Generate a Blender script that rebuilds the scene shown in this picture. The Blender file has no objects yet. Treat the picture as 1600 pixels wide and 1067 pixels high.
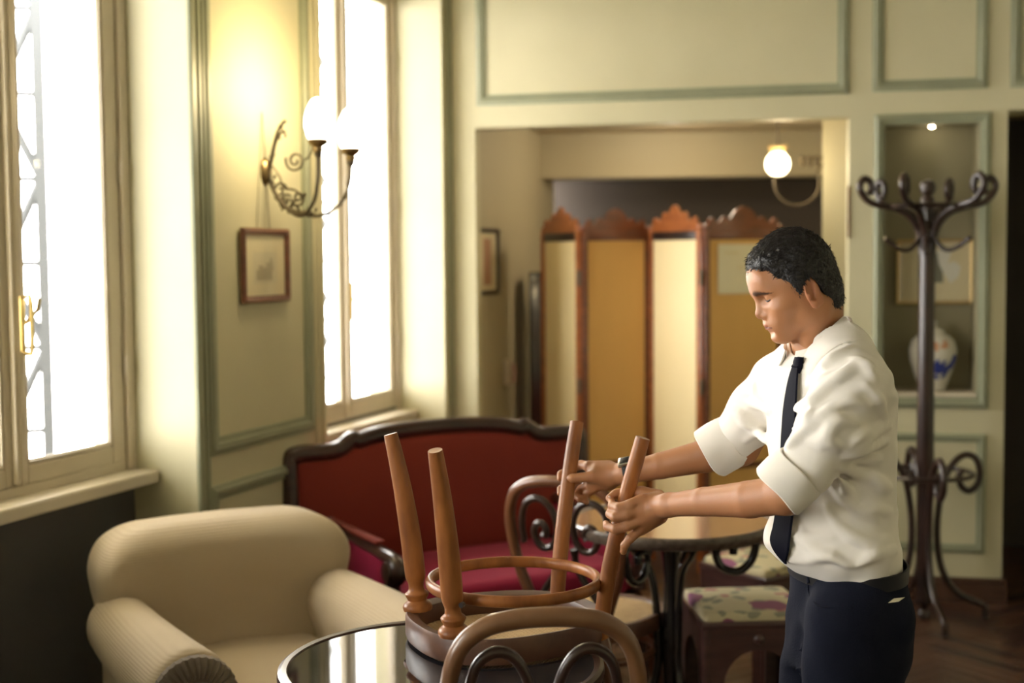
import bpy, bmesh, math, random
import numpy as np
from mathutils import Vector, Matrix
random.seed(7)
C = bpy.context.scene.collection
SC = bpy.context.scene
# ---------------------------------------------------------------- camera, sky, lights, exposure
F_PX, TH = 2100.0, 0.009
PITCH = math.atan((533.5 - 405.0) / F_PX)
CAMZ = 1.6
_r = Vector((1, 0, 0)); _u = Vector((0, math.sin(PITCH), math.cos(PITCH))); _f = Vector((0, math.cos(PITCH), -math.sin(PITCH)))
cam_r = (_r - _u * TH).normalized(); cam_u = (_u + _r * TH).normalized()
cd = bpy.data.cameras.new('camera'); cam = bpy.data.objects.new('camera', cd); C.objects.link(cam)
cam.matrix_world = Matrix(((cam_r.x, cam_u.x, -_f.x, 0), (cam_r.y, cam_u.y, -_f.y, 0), (cam_r.z, cam_u.z, -_f.z, CAMZ), (0, 0, 0, 1)))
cd.sensor_width = 36.0; cd.lens = 36.0 * F_PX / 1600.0; cd.clip_start = 0.05
cd.dof.use_dof = True; cd.dof.focus_distance = 2.85; cd.dof.aperture_fstop = 2.2
SC.camera = cam
SC.view_settings.view_transform = 'Standard'; SC.view_settings.look = 'None'
SC.view_settings.gamma = 1; SC.view_settings.use_curve_mapping = False
SC.view_settings.exposure = 1.4
w = bpy.data.worlds.new('world'); SC.world = w; w.use_nodes = True
w.node_tree.nodes['Background'].inputs[0].default_value = (1.0, 0.97, 0.915, 1)
w.node_tree.nodes['Background'].inputs[1].default_value = 9.0


def ray(px, py):
    xp, yp = px - 800.0, py - 533.5
    dx, dy = xp - TH * yp, yp + TH * xp
    return _r * dx - _u * dy + _f * F_PX


def at(px, py, d):
    v = ray(px, py); v = v * (d / v.y)
    return Vector((v.x, v.y, v.z + CAMZ))


def atz(px, py, z):
    v = ray(px, py); v = v * ((z - CAMZ) / v.z)
    return Vector((v.x, v.y, z))


# wall frames: local X along the wall, Y into the wall, Z up
CORNER = Vector((-0.30, 6.63, 0))


def frame(origin, ang):
    return Matrix.Translation(origin) @ Matrix.Rotation(ang, 4, 'Z')


BW = frame(CORNER, -math.radians(12.0))
LW = frame(CORNER, math.pi / 2 - math.radians(19.4))


def onw(W, px, py, off=0.0):
    """pixel ray -> (s, z) on the wall plane, off metres into the wall"""
    M = W.inverted(); o = M @ Vector((0, 0, CAMZ)); d = M.to_3x3() @ ray(px, py)
    t = (off - o.y) / d.y
    p = o + d * t
    return p.x, p.z


WIN_S = [-2.87, -0.65, -5.15, -7.35, -9.55]
HWS = [.585, .565, .60, .60, .60]
RECL = [-3.455, -1.357, -5.75, -7.95, -10.15]
for ws, hw in zip(WIN_S, HWS):      # light portals in the window openings: the sky is the only daylight
    l = bpy.data.lights.new('window_portal', 'AREA'); l.shape = 'RECTANGLE'; l.size = hw * 2; l.size_y = 2.1; l.cycles.is_portal = True
    o = bpy.data.objects.new('window_portal', l); C.objects.link(o)
    o.matrix_world = LW @ Matrix.Translation((ws, .45, 1.95)) @ Matrix.Rotation(math.radians(-90), 4, 'X')

# ---------------------------------------------------------------- materials
def mat(name, col, rough=0.5, metal=0.0, noise=None, bump=None, spec=0.5, coat=0.0, sheen=0.0, emit=None, aniso=None, sss=0.0):
    """noise=(scale, other colour, amount, stretch xyz), bump=(scale, strength, stretch)"""
    m = bpy.data.materials.new(name); m.use_nodes = True
    nt = m.node_tree; b = nt.nodes['Principled BSDF']
    b.inputs['Base Color'].default_value = (*col, 1); b.inputs['Roughness'].default_value = rough
    b.inputs['Metallic'].default_value = metal; b.inputs['Specular IOR Level'].default_value = spec
    b.inputs['Coat Weight'].default_value = coat; b.inputs['Coat Roughness'].default_value = 0.12
    b.inputs['Sheen Weight'].default_value = sheen; b.inputs['Subsurface Weight'].default_value = sss
    if sss: b.inputs['Subsurface Scale'].default_value = 0.01; b.inputs['Subsurface Radius'].default_value = (1, .35, .2)
    if emit:
        b.inputs['Emission Color'].default_value = (*emit[0], 1); b.inputs['Emission Strength'].default_value = emit[1]
    L = nt.links

    def coords(stretch):
        tc = nt.nodes.new('ShaderNodeTexCoord'); mp = nt.nodes.new('ShaderNodeMapping')
        mp.inputs['Scale'].default_value = stretch; L.new(tc.outputs['Object'], mp.inputs[0]); return mp
    if noise:
        sc, c2, amt, st = noise
        n = nt.nodes.new('ShaderNodeTexNoise'); n.inputs['Scale'].default_value = sc; n.inputs['Detail'].default_value = 5
        L.new(coords(st).outputs[0], n.inputs['Vector'])
        r = nt.nodes.new('ShaderNodeValToRGB'); r.color_ramp.elements[0].position = 0.35; r.color_ramp.elements[1].position = 0.65
        r.color_ramp.elements[0].color = (*col, 1)
        r.color_ramp.elements[1].color = (*[a * (1 - amt) + b_ * amt for a, b_ in zip(col, c2)], 1)
        L.new(n.outputs[0], r.inputs[0]); L.new(r.outputs[0], b.inputs['Base Color'])
    if bump:
        sc, strg, st = bump
        n = nt.nodes.new('ShaderNodeTexNoise'); n.inputs['Scale'].default_value = sc; n.inputs['Detail'].default_value = 3
        L.new(coords(st).outputs[0], n.inputs['Vector'])
        bp = nt.nodes.new('ShaderNodeBump'); bp.inputs['Strength'].default_value = strg; bp.inputs['Distance'].default_value = 0.004
        L.new(n.outputs[0], bp.inputs['Height']); L.new(bp.outputs[0], b.inputs['Normal'])
    return m


def ribs(m, scale, strength, direction='Z', dist=0.002):
    nt = m.node_tree; b = nt.nodes['Principled BSDF']; L = nt.links
    tc = nt.nodes.new('ShaderNodeTexCoord'); wv = nt.nodes.new('ShaderNodeTexWave')
    wv.bands_direction = direction; wv.inputs['Scale'].default_value = scale; wv.inputs['Distortion'].default_value = 0.6
    wv.inputs['Detail Scale'].default_value = 3
    L.new(tc.outputs['Object'], wv.inputs['Vector'])
    bp = nt.nodes.new('ShaderNodeBump'); bp.inputs['Strength'].default_value = strength; bp.inputs['Distance'].default_value = dist
    L.new(wv.outputs['Fac'], bp.inputs['Height']); L.new(bp.outputs[0], b.inputs['Normal'])
    return m


WALLC = (0.56, 0.525, 0.355)
M_wall = mat('cream_green_paint', WALLC, 0.55, noise=(3, (0.51, 0.48, 0.32), .6, (1, 1, 1)), spec=.3)
M_mould = mat('sage_moulding_paint', (0.27, 0.285, 0.19), 0.45, noise=(8, (.23, .245, .165), .6, (1, 1, 1)))
M_win = mat('window_cream_paint', (0.56, 0.49, 0.37), 0.4, noise=(5, (.5, .44, .33), .6, (1, 1, 1)))
M_apron = mat('shaded_apron_paint', (0.085, 0.083, 0.085), 0.6)  # shade of the recess under the sills, put into the colour
M_ceil = mat('ceiling_paint', (0.6, 0.57, 0.46), 0.7)
M_alc = mat('alcove_tan_paint', (0.44, 0.385, 0.25), 0.6)
M_alcceil = mat('alcove_ceiling_paint', (0.50, 0.42, 0.27), 0.6)
M_darkroom = mat('unlit_depth_brown', (0.055, 0.042, 0.033), 0.7)  # unlit depth beyond the beam and doorway, painted as dark brown
M_base = mat('baseboard_wood', (0.06, 0.028, 0.018), 0.35, noise=(6, (.10, .05, .03), .8, (1, 1, 12)))
M_floor = mat('parquet_wood', (0.045, 0.021, 0.015), 0.36, noise=(5, (.09, .04, .022), .8, (1, 8, 1)))
M_floor2 = mat('parquet_wood_pale', (0.07, 0.034, 0.022), 0.38, noise=(5, (.11, .052, .03), .8, (8, 1, 1)))
M_floor3 = mat('parquet_wood_dark', (0.026, 0.013, 0.011), 0.33, noise=(6, (.05, .022, .017), .8, (1, 8, 1)))
M_honey = mat('worn_honey_beech', (0.36, 0.135, 0.038), 0.42, noise=(7, (.17, .055, .016), .85, (3, 3, .8)), spec=.3, coat=.06)
M_honey_tip = mat('rubbed_bare_beech', (0.33, 0.20, 0.11), 0.55, noise=(20, (.18, .09, .045), .8, (1, 1, 1)))
M_brown = mat('reddish_brown_bentwood', (0.17, 0.065, 0.028), 0.3, noise=(6, (.09, .032, .016), .8, (1, 1, 1)), coat=.4)
M_tan = mat('worn_tan_bentwood', (0.215, 0.108, 0.048), 0.36, noise=(4, (.12, .052, .022), .9, (1, 1, 1)), coat=.3)
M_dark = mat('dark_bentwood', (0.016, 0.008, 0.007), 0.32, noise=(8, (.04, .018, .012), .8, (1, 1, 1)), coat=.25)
M_seatw = mat('dark_seat_frame', (0.075, 0.032, 0.02), 0.45, noise=(14, (.15, .068, .035), .8, (1, 1, 1)), coat=.08)
M_cane = mat('woven_cane', (0.90, 0.72, 0.45), 0.6, noise=(30, (.75, .56, .32), .7, (1, 1, 1)))
M_black = mat('black_lacquer', (0.012, 0.011, 0.012), 0.16, coat=.5)
M_tabletop = mat('black_glass_top', (0.010, 0.011, 0.014), 0.04, spec=.9, noise=(9, (.05, .045, .05), .4, (1, 1, 1)))
M_tabtop2 = mat('polished_tan_tabletop', (0.36, 0.22, 0.13), 0.12, noise=(5, (.44, .27, .16), .7, (1, 3, 1)), coat=.6)
M_rim = mat('worn_dark_rim', (0.05, 0.034, 0.026), 0.3, noise=(40, (.13, .10, .075), .8, (1, 1, 1)), coat=.3)
M_arm = ribs(mat('cream_ribbed_upholstery', (0.49, 0.40, 0.28), 0.9, spec=.2, sheen=.12, noise=(3, (.44, .355, .245), .6, (1, 1, 1))), 42, .45, 'Z', .0015)
M_pleat = mat('gathered_taupe_upholstery', (0.20, 0.155, 0.11), 0.9, sheen=.2, noise=(20, (.11, .085, .06), .8, (1, 1, 1)))
M_red = mat('brick_red_velvet', (0.23, 0.036, 0.024), 0.8, spec=.15, sheen=.08, noise=(3, (.20, .03, .022), .7, (1, 1, 1)))
M_crimson = mat('crimson_velvet', (0.30, 0.014, 0.052), 0.8, spec=.15, sheen=.08, noise=(4, (.26, .015, .055), .7, (1, 1, 1)))
M_mahog = mat('dark_mahogany', (0.030, 0.012, 0.010), 0.30, noise=(5, (.06, .024, .016), .7, (1, 1, 6)), coat=.2)
M_orangewood = mat('orange_walnut', (0.38, 0.12, 0.032), 0.3, noise=(7, (.24, .07, .02), .8, (1, 1, 4)), coat=.4)
M_redwood = mat('red_brown_walnut', (0.19, 0.055, 0.022), 0.3, noise=(7, (.10, .03, .014), .8, (1, 1, 4)), coat=.4)
M_screenf = mat('screen_fabric_shaded', (0.74, 0.45, 0.145), 0.7, noise=(4, (.66, .39, .12), .6, (1, 1, .3)), sheen=.1)  # screen fabric turned from the windows, shade put into the colour
M_screenl = mat('screen_fabric_lit', (0.90, 0.76, 0.45), 0.65, noise=(4, (.86, .70, .38), .6, (1, 1, .3)), sheen=.1)  # paler copy of the screen fabric, window light put into the colour
M_paper = mat('paper', (0.78, 0.74, 0.58), 0.7)
M_mat = mat('picture_mat', (0.72, 0.64, 0.42), 0.5)
M_ink = mat('faded_ink', (0.42, 0.36, 0.24), 0.7)
M_brass = mat('aged_brass', (0.34, 0.24, 0.11), 0.32, 1.0)
M_brassb = mat('polished_brass', (0.85, 0.68, 0.34), 0.25, 1.0)
M_iron = mat('dark_bronze', (0.14, 0.115, 0.08), 0.4, .7)
M_gilt = mat('gilt_frame', (0.62, 0.45, 0.20), 0.35, .6)
M_china = mat('white_porcelain', (0.68, 0.66, 0.58), 0.2, coat=.4)
M_blue = mat('cobalt_glaze', (0.05, 0.07, 0.30), 0.25)
M_rust = mat('pale_orange_glaze', (0.55, 0.25, 0.12), 0.3)
M_stool = mat('dark_walnut_stool', (0.045, 0.02, 0.018), 0.3, noise=(6, (.075, .035, .03), .8, (1, 1, 6)), coat=.3)
M_grey = mat('grey_steel', (0.075, 0.08, 0.085), 0.6, spec=.1)
M_stone = mat('sill_stone', (0.56, 0.50, 0.39), 0.6)
M_niche = mat('shaded_niche_paint', (0.30, 0.275, 0.175), 0.6)  # wall tone darkened for the shade inside the niche


def glassmat():
    m = bpy.data.materials.new('window_glass'); m.use_nodes = True; nt = m.node_tree; nt.nodes.clear()
    o = nt.nodes.new('ShaderNodeOutputMaterial'); mx = nt.nodes.new('ShaderNodeMixShader')
    t = nt.nodes.new('ShaderNodeBsdfTransparent'); g = nt.nodes.new('ShaderNodeBsdfGlossy'); g.inputs['Roughness'].default_value = .02
    mx.inputs[0].default_value = .04
    nt.links.new(t.outputs[0], mx.inputs[1]); nt.links.new(g.outputs[0], mx.inputs[2])
    nt.links.new(mx.outputs[0], o.inputs[0]); return m


M_glass = glassmat()


def floralmat():
    m = mat('floral_tapestry', (0.5, 0.45, 0.30), 0.85); nt = m.node_tree; b = nt.nodes['Principled BSDF']; L = nt.links
    tc = nt.nodes.new('ShaderNodeTexCoord')
    base = None
    spec = [(9, (0.38, 0.17, 0.15), .34, 0), (14, (0.24, 0.24, 0.17), .32, 7.7), (5.5, (0.22, 0.07, 0.13), .30, 3.1)]
    prev = nt.nodes.new('ShaderNodeRGB'); prev.outputs[0].default_value = (0.50, 0.44, 0.27, 1); prev = prev.outputs[0]
    for sc, col, th, off in spec:
        mp = nt.nodes.new('ShaderNodeMapping'); mp.inputs['Location'].default_value = (off, off * .7, 0); L.new(tc.outputs['Object'], mp.inputs[0])
        nz = nt.nodes.new('ShaderNodeTexNoise'); nz.inputs['Scale'].default_value = 12
        ad = nt.nodes.new('ShaderNodeVectorMath'); ad.operation = 'MULTIPLY_ADD'
        L.new(nz.outputs[1], ad.inputs[0]); ad.inputs[1].default_value = (.1, .1, 0); L.new(mp.outputs[0], ad.inputs[2])
        L.new(mp.outputs[0], nz.inputs['Vector'])
        v = nt.nodes.new('ShaderNodeTexVoronoi'); v.inputs['Scale'].default_value = sc; L.new(ad.outputs[0], v.inputs['Vector'])
        lt = nt.nodes.new('ShaderNodeMath'); lt.operation = 'LESS_THAN'; lt.inputs[1].default_value = th; L.new(v.outputs['Distance'], lt.inputs[0])
        mx = nt.nodes.new('ShaderNodeMix'); mx.data_type = 'RGBA'; L.new(lt.outputs[0], mx.inputs['Factor']); L.new(prev, mx.inputs['A']); mx.inputs['B'].default_value = (*col, 1)
        prev = mx.outputs['Result']
    L.new(prev, b.inputs['Base Color']); return m


M_floral = floralmat()

# ---------------------------------------------------------------- mesh helpers
def wm(o):
    m = o.matrix_basis.copy()
    while o.parent:
        o = o.parent; m = o.matrix_basis @ m
    return m


def mesh(name, V, Fc, m, parent=None, smooth=True, world=True, kind=None, angle=40):
    """V in world coordinates when world, else in the parent's local ones; m a material or list"""
    me = bpy.data.meshes.new(name)
    if parent is not None and world:
        inv = wm(parent).inverted(); A = np.array(inv)
        V = np.asarray([tuple(v) for v in V], float) if not isinstance(V, np.ndarray) else V
        V = V @ A[:3, :3].T + A[:3, 3]
    me.from_pydata([tuple(map(float, v)) for v in V], [], [tuple(map(int, f)) for f in Fc])
    me.materials.append(m)
    if smooth:
        me.polygons.foreach_set('use_smooth', [True] * len(me.polygons))
        if angle and len(Fc) < 60000:
            try: me.set_sharp_from_angle(angle=math.radians(angle))
            except Exception: pass
    me.update()
    o = bpy.data.objects.new(name, me); C.objects.link(o)
    if parent is not None: o.parent = parent
    if kind: o['kind'] = kind
    return o


def thing(name, label, cat, loc=(0, 0, 0), rz=0.0, group=None):
    o = bpy.data.objects.new(name, None); C.objects.link(o); o.empty_display_size = .1
    o.location = loc; o.rotation_euler = (0, 0, rz)
    o['label'] = label; o['category'] = cat
    if group: o['group'] = group
    return o


def structure(name, loc=(0, 0, 0), M=None):
    o = bpy.data.objects.new(name, None); C.objects.link(o)
    if M is not None: o.matrix_basis = M
    else: o.location = loc
    o['kind'] = 'structure'; return o


class MB:
    """collects shapes into one mesh"""
    def __init__(s): s.V = []; s.F = []

    def add(s, V, Fc, M=None):
        n = len(s.V)
        if M is not None: V = [M @ Vector(v) for v in V]
        s.V += [tuple(v) for v in V]; s.F += [tuple(i + n for i in f) for f in Fc]; return s

    def box(s, lo, hi, M=None, bev=0.0):
        x0, y0, z0 = lo; x1, y1, z1 = hi
        if bev <= 0:
            V = [(x0, y0, z0), (x1, y0, z0), (x1, y1, z0), (x0, y1, z0), (x0, y0, z1), (x1, y0, z1), (x1, y1, z1), (x0, y1, z1)]
            return s.add(V, [(0, 3, 2, 1), (4, 5, 6, 7), (0, 1, 5, 4), (1, 2, 6, 5), (2, 3, 7, 6), (3, 0, 4, 7)], M)
        b = min(bev, (x1 - x0) / 2.01, (y1 - y0) / 2.01, (z1 - z0) / 2.01)
        bm = bmesh.new(); bmesh.ops.create_cube(bm, size=1)
        for v in bm.verts:
            v.co = Vector(((x0 + x1) / 2 + v.co.x * (x1 - x0), (y0 + y1) / 2 + v.co.y * (y1 - y0), (z0 + z1) / 2 + v.co.z * (z1 - z0)))
        bmesh.ops.bevel(bm, geom=bm.edges[:], offset=b, segments=2, affect='EDGES', profile=.5)
        bm.verts.ensure_lookup_table()
        V = [v.co.copy() for v in bm.verts]; Fc = [tuple(v.index for v in f.verts) for f in bm.faces]; bm.free()
        return s.add(V, Fc, M)

    def tube(s, P, R, seg=10, closed=False, cap=True, flat=None, M=None):
        V, Fc = tube(P, R, seg, closed, cap, flat); return s.add(V, Fc, M)

    def lathe(s, prof, seg=32, c=(0, 0, 0), M=None, cap=True):
        V, Fc = lathe(prof, seg, c, cap); return s.add(V, Fc, M)

    def build(s, name, m, parent=None, **k): return mesh(name, s.V, s.F, m, parent, **k)


def tube(P, R, seg=10, closed=False, cap=True, flat=None):
    P = [Vector(p) for p in P]; n = len(P)
    if not hasattr(R, '__len__'): R = [R] * n
    V = []; Fc = []
    T = []
    for i in range(n):
        if closed: t = P[(i + 1) % n] - P[i - 1]
        else: t = P[min(i + 1, n - 1)] - P[max(i - 1, 0)]
        T.append(t.normalized() if t.length > 1e-9 else Vector((0, 0, 1)))
    ref = Vector((0, 0, 1)) if abs(T[0].z) < .9 else Vector((1, 0, 0))
    if flat is not None: ref = Vector(flat)
    N = (ref - T[0] * ref.dot(T[0])).normalized()
    for i in range(n):
        N = N - T[i] * N.dot(T[i])
        N = N.normalized(); B = T[i].cross(N)
        ra, rb = (R[i] if hasattr(R[i], '__len__') else (R[i], R[i]))
        for k in range(seg):
            a = 2 * math.pi * k / seg
            V.append(P[i] + N * (math.cos(a) * ra) + B * (math.sin(a) * rb))
    m = n if closed else n - 1
    for i in range(m):
        j = (i + 1) % n
        for k in range(seg):
            l = (k + 1) % seg
            Fc.append((i * seg + k, i * seg + l, j * seg + l, j * seg + k))
    if cap and not closed:
        Fc.append(tuple(range(seg))[::-1]); Fc.append(tuple((n - 1) * seg + k for k in range(seg)))
    return V, Fc


def lathe(prof, seg=32, c=(0, 0, 0), cap=True):
    V = []; Fc = []
    for r, z in prof:
        for k in range(seg):
            a = 2 * math.pi * k / seg; V.append((c[0] + r * math.cos(a), c[1] + r * math.sin(a), c[2] + z))
    for i in range(len(prof) - 1):
        for k in range(seg):
            l = (k + 1) % seg; Fc.append((i * seg + k, i * seg + l, (i + 1) * seg + l, (i + 1) * seg + k))
    if cap:
        Fc.append(tuple(range(seg))[::-1]); Fc.append(tuple((len(prof) - 1) * seg + k for k in range(seg)))
    return V, Fc


def spline(P, n=8, closed=False):
    """Catmull-Rom through the points (any dimension)"""
    P = [np.array(p, float) for p in P]; m = len(P); out = []
    rng = m if closed else m - 1
    for i in range(rng):
        p1 = P[i]; p2 = P[(i + 1) % m]
        p0 = P[i - 1] if (closed or i > 0) else 2 * p1 - p2
        p3 = P[(i + 2) % m] if (closed or i + 2 < m) else 2 * p2 - p1
        for k in range(n):
            t = k / n
            out.append(.5 * ((2 * p1) + (-p0 + p2) * t + (2 * p0 - 5 * p1 + 4 * p2 - p3) * t * t + (-p0 + 3 * p1 - 3 * p2 + p3) * t ** 3))
    if not closed: out.append(P[-1])
    return out


def holes_wall(mb, s0, s1, z0, z1, y0, y1, holes):
    xs = sorted({s0, s1, *[h[0] for h in holes], *[h[1] for h in holes]}); zs = sorted({z0, z1, *[h[2] for h in holes], *[h[3] for h in holes]})
    xs = [x for x in xs if s0 <= x <= s1]; zs = [z for z in zs if z0 <= z <= z1]
    for a, b in zip(xs, xs[1:]):
        run = None
        for c, d in zip(zs, zs[1:]):
            mx, mz = (a + b) / 2, (c + d) / 2
            inside = any(h[0] < mx < h[1] and h[2] < mz < h[3] for h in holes)
            if inside:
                if run: mb.box((a, y0, run[0]), (b, y1, run[1])); run = None
            else: run = (run[0], d) if run else (c, d)
        if run: mb.box((a, y0, run[0]), (b, y1, run[1]))


def mould(s0, s1, z0, z1, w=.045, h=.016, y=0.0):
    """rectangular picture-frame moulding lying on the plane y (proud towards -y), mitred"""
    prof = [(0, 0), (0, -h * .55), (w * .18, -h * .7), (w * .3, -h), (w * .62, -h * .9), (w * .72, -h * .45), (w, -h * .35), (w, 0)]
    V = []; Fc = []
    for (d, hh) in prof:
        V += [(s0 + d, y + hh, z0 + d), (s1 - d, y + hh, z0 + d), (s1 - d, y + hh, z1 - d), (s0 + d, y + hh, z1 - d)]
    for i in range(len(prof) - 1):
        for k in range(4):
            l = (k + 1) % 4; Fc.append((i * 4 + k, i * 4 + l, (i + 1) * 4 + l, (i + 1) * 4 + k))
    return V, Fc


TRIM = [0]


def trim(W, *a, m=None, **k):
    TRIM[0] += 1
    V, Fc = mould(*a, **k)
    o = mesh('trim_%d' % TRIM[0], V, Fc, m or M_mould, None, smooth=True, angle=25, kind='structure'); o.matrix_basis = W
    return o


# ---------------------------------------------------------------- the room
# floor: herringbone parquet; near visible blocks singly, the rest joined
floor = mesh('floor', [(-5, -3.7, -.03), (5, -3.7, -.03), (5, 10.5, -.03), (-5, 10.5, -.03), (-5, -3.7, -.008), (5, -3.7, -.008), (5, 10.5, -.008), (-5, 10.5, -.008)],
             [(0, 3, 2, 1), (4, 5, 6, 7), (0, 1, 5, 4), (1, 2, 6, 5), (2, 3, 7, 6), (3, 0, 4, 7)], M_floor3, smooth=False, kind='structure')
BL, BWd = .42, .07
def block_mesh(name, m):
    mb = MB(); x, y = BL / 2 - .0012, BWd / 2 - .0012
    V = [(-x, -y, -.008), (x, -y, -.008), (x, y, -.008), (-x, y, -.008), (-x, -y, -.0012), (x, -y, -.0012), (x, y, -.0012), (-x, y, -.0012)]
    e = .0012; V += [(-x + e, -y + e, 0), (x - e, -y + e, 0), (x - e, y - e, 0), (-x + e, y - e, 0)]
    Fc = [(0, 1, 5, 4), (1, 2, 6, 5), (2, 3, 7, 6), (3, 0, 4, 7), (4, 5, 9, 8), (5, 6, 10, 9), (6, 7, 11, 10), (7, 4, 8, 11), (8, 9, 10, 11)]
    me = bpy.data.meshes.new(name); me.from_pydata(V, [], Fc); me.materials.append(m); return me, V, Fc


bms = [block_mesh('floor_block', m) for m in (M_floor, M_floor2, M_floor3)]
bulk = [MB(), MB(), MB()]
HR = Matrix.Translation((2.0, 5.2, 0)) @ Matrix.Rotation(math.radians(33), 4, 'Z')
nb = 0
for i in range(-150, 150):
    for j in range(-20, 21):
        ox, oy = i * BWd - j * BL, i * BWd + j * BL
        for v in (0, 1):
            c = (ox + BL / 2, oy + BWd / 2) if not v else (ox + BWd / 2, oy + BWd + BL / 2)
            p = HR @ Vector((c[0], c[1], 0))
            if not (-1.9 < p.x < 3.9 and 1.6 < p.y < 8.4): continue
            k = random.choice((0, 0, 1, 1, 2))
            Mx = Matrix.Translation((p.x, p.y, random.uniform(-.0006, .0004))) @ Matrix.Rotation(math.radians(33) + (math.pi / 2 if v else 0), 4, 'Z')
            if 1.28 < p.x < 2.75 and 4.0 < p.y < 6.2 and p.x < p.y * .40 and nb < 290:
                o = bpy.data.objects.new('parquet_block', bms[k][0]); C.objects.link(o); o.parent = floor; o.matrix_basis = Mx; nb += 1
            else: bulk[k].add(bms[k][1], bms[k][2], Mx)
for b_, m_ in zip(bulk, (M_floor, M_floor2, M_floor3)):
    b_.build('parquet_blocks', m_, floor, smooth=False, kind='stuff')

# ceiling
mb = MB(); mb.box((-4.6, -3.7, 3.35), (4.2, 6.9, 3.5)); o = mb.build('ceiling', M_ceil, smooth=False, kind='structure')

# back wall -------------------------------------------------------
s_l, z_t = onw(BW, 742, 201); s_r, z_t2 = onw(BW, 1327, 182)
z_t = (z_t + z_t2) / 2
n_l, n_t = onw(BW, 1381, 193); n_r, n_b = onw(BW, 1527, 622)
d_l, d_t = onw(BW, 1575, 172)
WT = .32; WJ = .10
mb = MB()
holes_wall(mb, -0.03, s_r, 0, 3.36, 0, WJ, [(s_l, s_r, -1, z_t)])
holes_wall(mb, s_r, 4.6, 0, 3.36, 0, WT, [(n_l, n_r, n_b, n_t), (d_l, d_l + 1.05, -1, d_t)])
wb = mb.build('wall_back', M_wall, None, world=False, smooth=False, kind='structure'); wb.matrix_basis = BW
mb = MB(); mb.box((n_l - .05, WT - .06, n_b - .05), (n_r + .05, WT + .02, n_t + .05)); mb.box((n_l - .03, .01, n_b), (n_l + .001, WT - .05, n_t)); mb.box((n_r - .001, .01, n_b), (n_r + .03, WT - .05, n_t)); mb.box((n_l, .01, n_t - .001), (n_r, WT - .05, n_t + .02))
o = mb.build('wall_niche_lining', M_niche, smooth=False, kind='structure'); o.matrix_basis = BW  # lining colour carries the niche's shade
# niche back shelf face
mb = MB(); mb.box((n_l + .002, .004, n_b + .001), (n_r - .002, WT - .065, n_b + .02), bev=.004)
o = mb.build('trim_90', M_stone, smooth=False, kind='structure'); o.matrix_basis = BW
# mouldings on the back wall
a, zb = onw(BW, 745, 166); b, _ = onw(BW, 1326, 146); trim(BW, a, b, (zb + _) / 2, 3.22, w=.05)
a, zb = onw(BW, 1363, 143); b, _ = onw(BW, 1543, 139); trim(BW, a, b, (zb + _) / 2, 3.22, w=.05)
a, zb = onw(BW, 1578, 137); trim(BW, a, a + 1.0, zb, 3.22, w=.05)
a, zt = onw(BW, 1366, 180); b, zb = onw(BW, 1543, 638); trim(BW, a, b, zb, zt, w=n_l - a + .004, h=.022)
a, zt = onw(BW, 1366, 675); b, zb = onw(BW, 1538, 864); trim(BW, a, b, zb, zt, w=.038)
# baseboard right part
bs0 = s_r + .005
mb = MB(); V = []
zb0 = onw(BW, 1550, 903)[1]
mb.box((bs0, -.022, 0), (d_l - .0, 0, zb0 - .02)); mb.box((bs0, -.016, zb0 - .02), (d_l, 0, zb0), bev=.004); mb.box((d_l, -.022, 0), (d_l + .02, WT, zb0))
o = mb.build('baseboard_back', M_base, smooth=False, kind='structure'); o.matrix_basis = BW
mb = MB(); mb.box((0, -.02, 0), (s_l, 0, .13)); o = mb.build('baseboard_corner', M_base, smooth=False, kind='structure'); o.matrix_basis = BW
# corner pilaster moulding (dark vertical groove by the corner)
mb = MB(); mb.box((-.012, -.03, 0), (.02, .0, 3.3), bev=.006); o = mb.build('trim_91', M_mould, smooth=False, kind='structure'); o.matrix_basis = BW
# slim red-brown strip right of the opening edge
a, zt = onw(BW, 1326, 290); _, zb = onw(BW, 1326, 372)
mb = MB(); mb.box((a - .004, -.006, zb), (a + .006, .0, zt), bev=.002); 
o = mb.build('trim_92', M_redwood, smooth=False, kind='structure'); o.matrix_basis = BW
# dark room past the right doorway
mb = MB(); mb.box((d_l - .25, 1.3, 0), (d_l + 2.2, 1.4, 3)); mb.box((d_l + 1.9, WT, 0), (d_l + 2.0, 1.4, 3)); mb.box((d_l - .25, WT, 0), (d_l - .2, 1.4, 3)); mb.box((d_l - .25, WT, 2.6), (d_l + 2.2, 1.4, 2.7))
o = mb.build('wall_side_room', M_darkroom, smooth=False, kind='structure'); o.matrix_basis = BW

# left wall -------------------------------------------------------
REC = .25
mb = MB()
holes_wall(mb, -10.8, 0.0, 0, 3.36, 0, REC, [(rl, ws + hw, -1, 3.05) for ws, hw, rl in zip(WIN_S, HWS, RECL)])
wl = mb.build('wall_left', M_wall, smooth=False, kind='structure'); wl.matrix_basis = LW
SILLZ = onw(LW, 96, 759, REC)[1]
ap = MB(); up = MB()
for ws, HW in zip(WIN_S, HWS):
    ap.box((ws - HW, REC, 0), (ws + HW, REC + .16, SILLZ - .02)); up.box((ws - HW, REC, 2.94), (ws + HW, REC + .16, 3.36))
o = ap.build('wall_left_apron', M_apron, smooth=False, kind='structure'); o.matrix_basis = LW
o = up.build('wall_left_lintel', M_wall, smooth=False, kind='structure'); o.matrix_basis = LW
# outer leaf of the wall beside the windows
mb = MB(); prev = -10.8
for ws, HW in sorted(zip(WIN_S, HWS)): mb.box((prev, REC, 0), (ws - HW, REC + .16, 3.36)); prev = ws + HW
mb.box((prev, REC, 0), (.0, REC + .16, 3.36))
o = mb.build('wall_left_outer', M_wall, smooth=False, kind='structure'); o.matrix_basis = LW
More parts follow.
